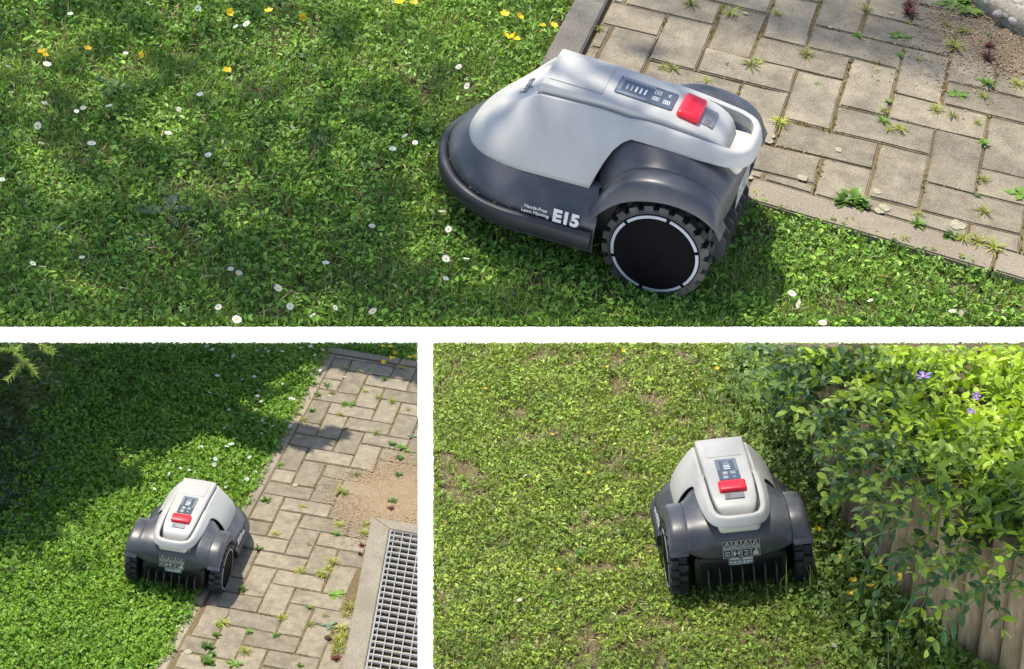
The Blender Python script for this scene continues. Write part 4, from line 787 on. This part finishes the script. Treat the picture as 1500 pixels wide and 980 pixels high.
def trim(me, i=2, row=503.):                               # trimmed off square where the plot ends
    nloc = PR[i].T @ np.array([0, FPX, -(row - 490.)]); nloc /= np.linalg.norm(nloc)
    bm = bmesh.new(); bm.from_mesh(me); r = bmesh.ops.bisect_plane(bm, geom=bm.verts[:] + bm.edges[:] + bm.faces[:], plane_co=CAM_L[i].tolist(), plane_no=(-nloc).tolist(), clear_outer=True)
    ed = [e for e in r['geom_cut'] if isinstance(e, bmesh.types.BMEdge)]
    if ed: bmesh.ops.holes_fill(bm, edges=ed)
    bm.to_mesh(me); bm.free(); return me
pal = empty('log_edging', 2); tag(pal, 'row of upright round logs holding up the periwinkle bed', 'log edging')
t = .02; k = 0
while t < CDS[-1]:
    p = cpos(t); n = cnrm(t); r = random.uniform(.030, .037); h = random.uniform(.33, .40); lean = .17 + random.gauss(0, .03); side = random.gauss(0, .02)
    top = np.array([p[0] - n[0] * lean * h, p[1] - n[1] * lean * h, h]) + np.array([-n[1], n[0], 0]) * side * h
    pts = [np.array([p[0], p[1], -.04])] + [np.array([p[0], p[1], 0]) * (1 - q) + top * q for q in (.0, .2, .4, .6, .8, .97, 1.0)]
    V, F = tube(pts, [r * random.uniform(.97, 1.03) for _ in range(6)] + [r * .98, r * .88], 14); me = trim(fix(mesh('log', V, F, M['wood'], True), 50))
    if len(me.vertices): o = obj('log', me, pal)
    t += 2 * r + .004; k += 1
def bed_mesh():
    rows = []; ts = np.linspace(0, CDS[-1], 30)
    for t in ts:
        p, n = cpos(t), cnrm(t); q = p - n * .10
        rows.append([(q[0], q[1], -.03), (q[0], q[1], .31)] + [(q[0] - n[0] * s_, q[1] - n[1] * s_ - .0, .33 + .05 * noise2(q[0] - n[0] * s_, q[1] - n[1] * s_, .15, 61)) for s_ in (.05, .2, .4, .6, .8)] + [(q[0] - n[0] * .8, q[1] - n[1] * .8, -.03)])
    V, F = loft(rows); m = len(rows[0]); F += [tuple(range(m)), tuple(29 * m + j for j in range(m))]; return trim(fix(mesh('planting_bed', V, F, M['soil0'], True), 40))
b_ = obj('planting_bed', bed_mesh(), plot=2); tag(b_, 'dark raised soil bed behind the upright logs', 'planting bed', kind='structure')
def leaf_polys(base, d, nrm, L, W):                        # arrays (n,3): two folded halves, tip drooping a little
    s_ = np.cross(nrm, d); s_ /= np.linalg.norm(s_, axis=1)[:, None] + 1e-9; L, W = L[:, None], W[:, None]; m1 = base + d * L * .35; m2 = base + d * L * .70; tip = base + d * L - nrm * L * .10; up = nrm * W * .16; H = []
    for sg in (1, -1):
        e1 = m1 + sg * s_ * W * .5 + up; e2 = m2 + sg * s_ * W * .42 + up * .7; H.append(np.stack([base, e1, m1] if sg > 0 else [base, m1, e1], 1)); H.append(np.stack([m1, e1, e2, m2] if sg > 0 else [m1, m2, e2, e1], 1)); H.append(np.stack([m2, e2, tip] if sg > 0 else [m2, tip, e2], 1))
    return H
LV = {k: [] for k in 'bdnLWc'}; STEMS = []
def stem(p0, d0, length, droop, young, rise=0.):  # young: fresh growth plus sunlight painted into the leaf tint
    n = max(4, int(length / .028)); pts = []; p = np.array(p0, float); d = np.array(d0, float); d /= np.linalg.norm(d)
    for k in range(n):
        pts.append(p.copy()); p = p + d * (length / n); d = d + np.array([RNG.normal(0, .10), RNG.normal(0, .10), RNG.normal(0, .07) - droop + rise * (1 - k / n)]); d /= np.linalg.norm(d)
        if p[2] < .012: p[2] = .012; d[2] = abs(d[2]) * .2
    STEMS.append(np.array(pts)); w0 = RNG.random() * 6.28
    for k in range(1, n):
        t = pts[k] - pts[k - 1]; t /= np.linalg.norm(t) + 1e-9; a = np.cross(t, [0, 0, 1.]); a /= np.linalg.norm(a) + 1e-9; b = np.cross(a, t); w = w0 + (k % 2) * 1.57 * RNG.uniform(.3, 1); sc = it(k / n, [0, .75, 1], [1, 1, .5])
        for sg in (1, -1):
            o = a * math.cos(w) * sg + b * math.sin(w) * sg * .6; d_ = o * .8 + t * .55 + np.array([0, 0, .10]) + RNG.normal(0, .2, 3); d_ /= np.linalg.norm(d_); nn = np.array([0, 0, 1.]) + RNG.normal(0, .45, 3); nn -= d_ * (nn @ d_); nn /= np.linalg.norm(nn)
            young_lit = np.clip(young + (.35 if k > n - 3 else 0) + RNG.normal(0, .12), 0, 1); LV['b'].append(pts[k]); LV['d'].append(d_); LV['n'].append(nn); LV['L'].append(RNG.uniform(.022, .045) * sc); LV['W'].append(RNG.uniform(.014, .021) * sc); LV['c'].append(np.array([.042, .105, .045]) * (1 - young_lit) + np.array([.46, .64, .045]) * young_lit)
for k in range(420):                                       # trailing over the logs
    t = RNG.uniform(0, 1) ** (1 if k < 300 else .45) * CDS[-1]; p, n = cpos(t), cnrm(t); far = t / CDS[-1]; off = RNG.uniform(-.16, .06)
    if far < .5 and RNG.random() < .40: continue
    d = np.array([n[0] + RNG.normal(0, .7), n[1] + RNG.normal(0, .7), RNG.uniform(-.1, .5)])
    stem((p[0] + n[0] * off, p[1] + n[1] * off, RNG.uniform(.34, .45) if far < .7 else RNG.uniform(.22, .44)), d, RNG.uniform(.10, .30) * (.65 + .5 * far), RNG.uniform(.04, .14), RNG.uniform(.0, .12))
for k in range(48):                                        # vines hanging down the logs
    t = RNG.uniform(.02, .75) * CDS[-1]; p, n = cpos(t), cnrm(t); off = RNG.uniform(-.02, .07); a = RNG.normal(0, .6)
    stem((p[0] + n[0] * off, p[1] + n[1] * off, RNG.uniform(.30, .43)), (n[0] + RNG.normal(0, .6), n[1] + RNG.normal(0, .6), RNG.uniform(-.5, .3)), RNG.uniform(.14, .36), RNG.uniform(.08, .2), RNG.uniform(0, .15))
for k in range(1150):                                       # mounded over the bed, sunlit look painted in as lime
    t = RNG.uniform(0, CDS[-1]); p, n = cpos(t), cnrm(t); off = -RNG.uniform(.05, .80); d = np.array([RNG.normal(0, 1), RNG.normal(0, 1), RNG.uniform(.1, .7)])
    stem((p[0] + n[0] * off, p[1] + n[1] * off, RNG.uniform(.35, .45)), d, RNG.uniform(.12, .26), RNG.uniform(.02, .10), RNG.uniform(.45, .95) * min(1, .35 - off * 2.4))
A = {k: np.array(v) for k, v in LV.items()}
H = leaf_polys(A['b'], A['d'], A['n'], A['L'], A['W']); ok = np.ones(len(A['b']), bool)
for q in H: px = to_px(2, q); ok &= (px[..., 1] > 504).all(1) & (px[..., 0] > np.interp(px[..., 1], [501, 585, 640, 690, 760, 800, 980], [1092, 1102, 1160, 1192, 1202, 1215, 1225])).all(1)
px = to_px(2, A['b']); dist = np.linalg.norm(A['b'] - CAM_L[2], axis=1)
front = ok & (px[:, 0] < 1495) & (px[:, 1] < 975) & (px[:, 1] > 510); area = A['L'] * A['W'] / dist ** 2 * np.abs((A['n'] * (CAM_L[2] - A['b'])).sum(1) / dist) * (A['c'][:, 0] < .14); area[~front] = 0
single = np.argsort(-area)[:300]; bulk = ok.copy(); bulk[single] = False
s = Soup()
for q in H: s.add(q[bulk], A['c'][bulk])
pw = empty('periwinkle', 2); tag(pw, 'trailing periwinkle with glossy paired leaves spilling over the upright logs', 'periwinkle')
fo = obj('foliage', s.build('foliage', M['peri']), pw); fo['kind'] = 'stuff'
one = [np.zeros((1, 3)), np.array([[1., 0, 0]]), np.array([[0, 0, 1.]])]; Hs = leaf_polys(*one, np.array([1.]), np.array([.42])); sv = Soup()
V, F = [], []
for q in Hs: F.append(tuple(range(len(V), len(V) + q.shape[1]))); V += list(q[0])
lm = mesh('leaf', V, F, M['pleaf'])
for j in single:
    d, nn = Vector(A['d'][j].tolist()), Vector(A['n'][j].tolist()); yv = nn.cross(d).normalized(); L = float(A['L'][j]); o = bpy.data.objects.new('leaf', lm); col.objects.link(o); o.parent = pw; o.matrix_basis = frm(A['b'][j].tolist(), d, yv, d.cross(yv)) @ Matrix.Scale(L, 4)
V, F = [], []
for st in STEMS:
    pq = to_px(2, st)
    if ((pq[:, 1] < 504) | (pq[:, 0] < np.interp(pq[:, 1], [501, 585, 640, 690, 760, 980], [1095, 1105, 1160, 1192, 1202, 1225]))).any(): continue
    v, f = tube(st, .0011, 4, False); b = len(V); V += list(v); F += [tuple(q + b for q in ff) for ff in f]
obj('stems', mesh('stems', V, F, M['stemg']), pw)['kind'] = 'stuff'
for x, y, z in ((1352, 551, .55), (1430, 580, .53), (1422, 603, .52)): flower(2, x, y, 'violet', 'violet five-petalled flower above the periwinkle leaves', 'flower', 'periwinkle flowers', z=z, sc=1.5 if x < 1400 else .8, tilt=.5)
# weeds along the foot of the logs
P = []
for k in range(5200):
    t = RNG.uniform(0, CDS[-1]); p, n = cpos(t), cnrm(t); off = abs(RNG.normal(0, .10)) + .02; P.append((p[0] + n[0] * off, p[1] + n[1] * off, off))
P = np.array(P); s = Soup()
for lo, hi, z1 in ((0, .09, .10), (.09, .17, .07), (.17, .4, .035)):
    q = P[(P[:, 2] >= lo) & (P[:, 2] < hi)][:, :2]; clovers(2, s, q, .006, .015, .008, z1, (.085, .165, .040), (.20, .30, .055), 9, 3, .5)
w_ = obj('weeds', s.build('weeds', M['clover']), plot=2); tag(w_, 'leafy creeping weeds along the foot of the upright logs', 'weeds', kind='stuff')
s = Soup(); q = P[RNG.random(len(P)) < .35][:, :2]; blades(2, s, q, .06, .16, .002, .004, (.12, .19, .04), (.22, .29, .07), .5, cseed=9); w_ = obj('grass', s.build('grass', M['grass']), plot=2); tag(w_, 'long uncut grass along the foot of the upright logs', 'grass', kind='stuff')
for x, y, z in ((1232,817,.13),(1244,870,.10),(1275,859,.12),(1286,828,.14),(1250,851,.12),(1316,845,.16),(1321,911,.10),(1255,795,.14),(1197,775,.08),(1208,742,.06),(1234,770,.1)): flower(2, x, y, 'butter', 'yellow buttercup among the weeds at the foot of the logs', 'buttercup', 'buttercups at the foot of the logs', z=z, sc=random.uniform(.8, 1.15))
for x, y in ((1200, 763), (1222, 945)): flower(2, x, y, 'daisy', 'white flower among the weeds at the foot of the logs', 'daisy', 'white flowers at the foot of the logs', z=.06, sc=.8)

# ------------------------------------------------------------------ trees that shade the plots
def poly_mask(poly, x, y):
    P = np.array(poly, float); ins = np.zeros(np.shape(x), bool); j = len(P) - 1
    for k in range(len(P)):
        c = ((P[k, 1] > y) != (P[j, 1] > y)) & (x < (P[j, 0] - P[k, 0]) * (y - P[k, 1]) / (P[j, 1] - P[k, 1] + 1e-9) + P[k, 0]); ins ^= c; j = k
    return ins
def crown(i, rect, dens, D0, D1, size, n):                 # leaf clusters shaped to cast the masked shade, out of view; world space
    x = RNG.uniform(rect[0], rect[2], n); y = RNG.uniform(rect[1], rect[3], n); k = RNG.random(n) < dens(x, y); x, y = x[k], y[k]
    G = np.array([gnd(i, a, b) for a, b in zip(x, y)]); Wd = G @ PM[i][:3, :3].T + PM[i][:3, 3]; m = len(G); c = Wd - SUN_W[None] * RNG.uniform(D0, D1, m)[:, None]
    a = RNG.normal(0, 1, (m, 3)); a /= np.linalg.norm(a, axis=1)[:, None]; b = RNG.normal(0, 1, (m, 3)); b -= a * (a * b).sum(1)[:, None]; b /= np.linalg.norm(b, axis=1)[:, None]; sz = RNG.uniform(.6, 1.3, m)[:, None] * size
    Q = np.stack([c - a * sz, c + b * sz * .45, c + a * sz, c - b * sz * .45], 1); L_ = (Q - np.array([0, 0, CAMH])) @ B_CW; pr = np.stack([750 + FPX * L_[..., 0] / L_[..., 2], 490 + FPX * L_[..., 1] / L_[..., 2]], -1)
    return Q[((pr[..., 1] < 474) | (pr[..., 0] < -6) | (L_[..., 2] < .3)).all(1)]
def ell(x, y, cx, cy, rx, ry): return ((x - cx) / rx) ** 2 + ((y - cy) / ry) ** 2 < 1
def d_top(x, y):
    d = np.where(x < 860 + (y - 240) * .1, .66, 0.); d = np.where((x < 1075) & (y > 250), .72, d); d = np.where((x < 1120 - (y < 440) * 40) & (y > 405), .95, d)
    d = np.where(ell(x, y, 850, 200, 210, 150), .07, d)
    for e in ((565, 95, 90, 36), (600, 20, 110, 26), (770, 35, 75, 46), (420, 60, 60, 22), (370, 118, 40, 14), (590, 250, 28, 16), (860, 120, 80, 40), (855, 215, 55, 36), (980, 260, 40, 25), (700, 170, 40, 14), (250, 20, 60, 14)): d = np.where(ell(x, y, *e), .02, d)
    return d
BLP = [(-60,495),(480,495),(612,495),(612,566),(585,552),(560,558),(535,545),(505,546),(475,538),(440,540),(400,560),(375,566),(400,582),(345,590),(355,612),(400,625),(420,631),(455,632),(475,640),(490,632),(515,640),(500,648),(470,654),(450,664),(420,652),(400,668),(360,655),(330,640),(240,640),(225,628),(232,650),(280,648),(250,665),(170,660),(160,690),(200,700),(205,715),(150,730),(70,742),(80,790),(40,800),(-60,800)]
def d_bl(x, y): return np.where(poly_mask(BLP, x, y), .95, 0.)
def d_br(x, y): return np.where((x - 1200) > (y - 560) * .85, 0., np.where((x > 1130) & (y > 600), 1., .48))
def tree(name, label, quads, base, top, mat=M['needle'], c0=(.05, .10, .03), c1=(.10, .17, .05)):
    e = bpy.data.objects.new(name, None); col.objects.link(e); e.location = base; tag(e, label, 'tree'); e_inv = np.array(base); Q = quads - e_inv
    V, F = tube([(0, 0, -.02), (.1, 0, (top[2] - base[2]) * .5), (top[0] - base[0], top[1] - base[1], top[2] - base[2])], [.16, .12, .05], 10); o = obj('trunk', mesh('trunk', V, F, M['bark'], True), e); cen = Q.mean((0, 1)); t0 = np.array(top) - e_inv
    VV, FF = [], []
    for k in range(7):
        tip = Q[RNG.integers(len(Q))].mean(0); v, f = tube([t0 * .8, t0 * .5 + cen * .3 + tip * .2 + np.array([0, 0, .2]), tip], [.04, .022, .006], 6); b = len(VV); VV += list(v); FF += [tuple(q + b for q in ff) for ff in f]
    obj('limbs', mesh('limbs', VV, FF, M['bark']), e); s = Soup(); s.add(Q, lerp(c0, c1, RNG.random(len(Q)))); obj('crown', s.build('crown', mat), e); return e
q = crown(0, (-60, -30, 1200, 500), d_top, 3.8, 5.2, .06, 1500)
tree('shade_tree', 'loose leafy tree dappling the daisy lawn with shade', q, (-6.5, 1.0, 0), (-4.6, 2.0, 14.5))
q = crown(2, (560, 380, 1600, 1080), d_br, 12.0, 15.0, .03, 8200)
tree('shade_tree', 'unseen fine-leaved tree added to lightly shade the patchy lawn', q, (7.0, 3.0, 0), (4.5, 3.6, 18.5))  # unseen tree added to thin the sun over this plot
q = crown(1, (-60, 495, 620, 810), d_bl, .5, 4.2, .055, 42000)
tr = tree('conifer', 'dark conifer beside the clover lawn with drooping branches', q, (-5.2, 5.2, 0), (-4.4, 5.8, 9.5), c0=(.03, .065, .025), c1=(.06, .11, .035))
# drooping conifer sprays and the dark growth below them at the lawn's edge
def spray(pts, n, L, c0, c1, s):
    pts = np.asarray(pts); t = RNG.random(n); sg = np.linspace(0, 1, len(pts)); P = np.stack([np.interp(t, sg, pts[:, k]) for k in range(3)], 1); T = np.gradient(pts, axis=0).mean(0); T /= np.linalg.norm(T); r = RNG.normal(0, 1, (n, 3)); r -= T * (r @ T)[:, None]; r /= np.linalg.norm(r, axis=1)[:, None]
    d = r * .8 + T * .6; d /= np.linalg.norm(d, axis=1)[:, None]; L = L * RNG.uniform(.6, 1.2, n)[:, None]; w = np.cross(d, RNG.normal(0, 1, (n, 3))); w /= np.linalg.norm(w, axis=1)[:, None]; q = np.stack([P - w * .0022, P + w * .0022, P + d * L], 1)
    px = to_px(1, q); k = (px[..., 1] > 503).all(1) & (px[..., 0] < 600).all(1); s.add(q[k], lerp(c0, c1, RNG.random(n))[k])
sn = Soup(); VV, FF = [], []
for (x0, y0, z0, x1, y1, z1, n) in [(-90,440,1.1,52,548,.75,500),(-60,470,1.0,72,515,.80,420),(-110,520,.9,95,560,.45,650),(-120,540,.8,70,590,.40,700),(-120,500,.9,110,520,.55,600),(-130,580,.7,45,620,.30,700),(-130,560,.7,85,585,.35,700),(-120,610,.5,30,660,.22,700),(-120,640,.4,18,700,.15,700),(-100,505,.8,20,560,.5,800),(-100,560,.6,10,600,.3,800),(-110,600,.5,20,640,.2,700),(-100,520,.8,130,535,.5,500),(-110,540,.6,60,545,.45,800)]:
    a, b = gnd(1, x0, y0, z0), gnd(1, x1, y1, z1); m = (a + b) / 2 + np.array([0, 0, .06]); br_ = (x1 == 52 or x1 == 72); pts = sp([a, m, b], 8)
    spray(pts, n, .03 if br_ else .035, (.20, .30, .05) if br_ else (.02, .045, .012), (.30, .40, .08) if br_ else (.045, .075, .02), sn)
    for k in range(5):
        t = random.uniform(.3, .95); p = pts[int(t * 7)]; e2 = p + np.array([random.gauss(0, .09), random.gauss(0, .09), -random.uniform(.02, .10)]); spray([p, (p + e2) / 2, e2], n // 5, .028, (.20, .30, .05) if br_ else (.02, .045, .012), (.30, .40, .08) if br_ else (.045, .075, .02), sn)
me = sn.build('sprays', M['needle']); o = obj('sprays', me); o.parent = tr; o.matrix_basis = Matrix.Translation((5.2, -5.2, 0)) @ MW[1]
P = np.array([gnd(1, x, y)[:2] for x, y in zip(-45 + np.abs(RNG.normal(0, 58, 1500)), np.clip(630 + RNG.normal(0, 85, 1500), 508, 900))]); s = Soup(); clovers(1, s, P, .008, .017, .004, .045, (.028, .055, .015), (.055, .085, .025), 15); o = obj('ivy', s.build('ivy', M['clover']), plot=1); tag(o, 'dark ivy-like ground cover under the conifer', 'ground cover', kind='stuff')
# sand washed over the paving, grain by grain
for plot, blobs, lb in ((1, ((575, 718, 34, 16, 9000), (598, 735, 26, 16, 6000), (555, 738, 40, 22, 6000), (575, 765, 40, 16, 3500), (600, 690, 30, 20, 2500)), 'brown sand dusted over the long path near the drain'), (0, ((1455, 62, 30, 16, 2600), (1490, 85, 20, 16, 1800), (1430, 70, 60, 35, 1200), (1390, 28, 26, 12, 900)), 'pale brown sand dusted along the pebble bed edging')):
    s = Soup()
    for cx, cy, rx, ry, n in blobs:
        x, y = cx + RNG.normal(0, rx, n), cy + RNG.normal(0, ry, n); P = np.array([gnd(plot, a, b, ZP) for a, b in zip(x, y)]); h = RNG.uniform(.001, .0034, n) * (1.25 if plot else .9); a = RNG.random(n) * 6.28; q = []
        for k in range(4): q.append(P + np.stack([np.cos(a + 1.57 * k) * h, np.sin(a + 1.57 * k) * h, RNG.uniform(.0012, .0036, n)], 1))
        q = np.stack(q, 1); kk = keep_in(plot, [q]) & ~MASK[plot](P[:, 0], P[:, 1]); s.add(q[kk], (np.array([.35, .26, .165]) * RNG.uniform(.75, 1.2, n)[:, None])[kk])
    o = obj('sand', s.build('sand', M['sandg']), plot=plot); tag(o, lb, 'sand', kind='stuff')
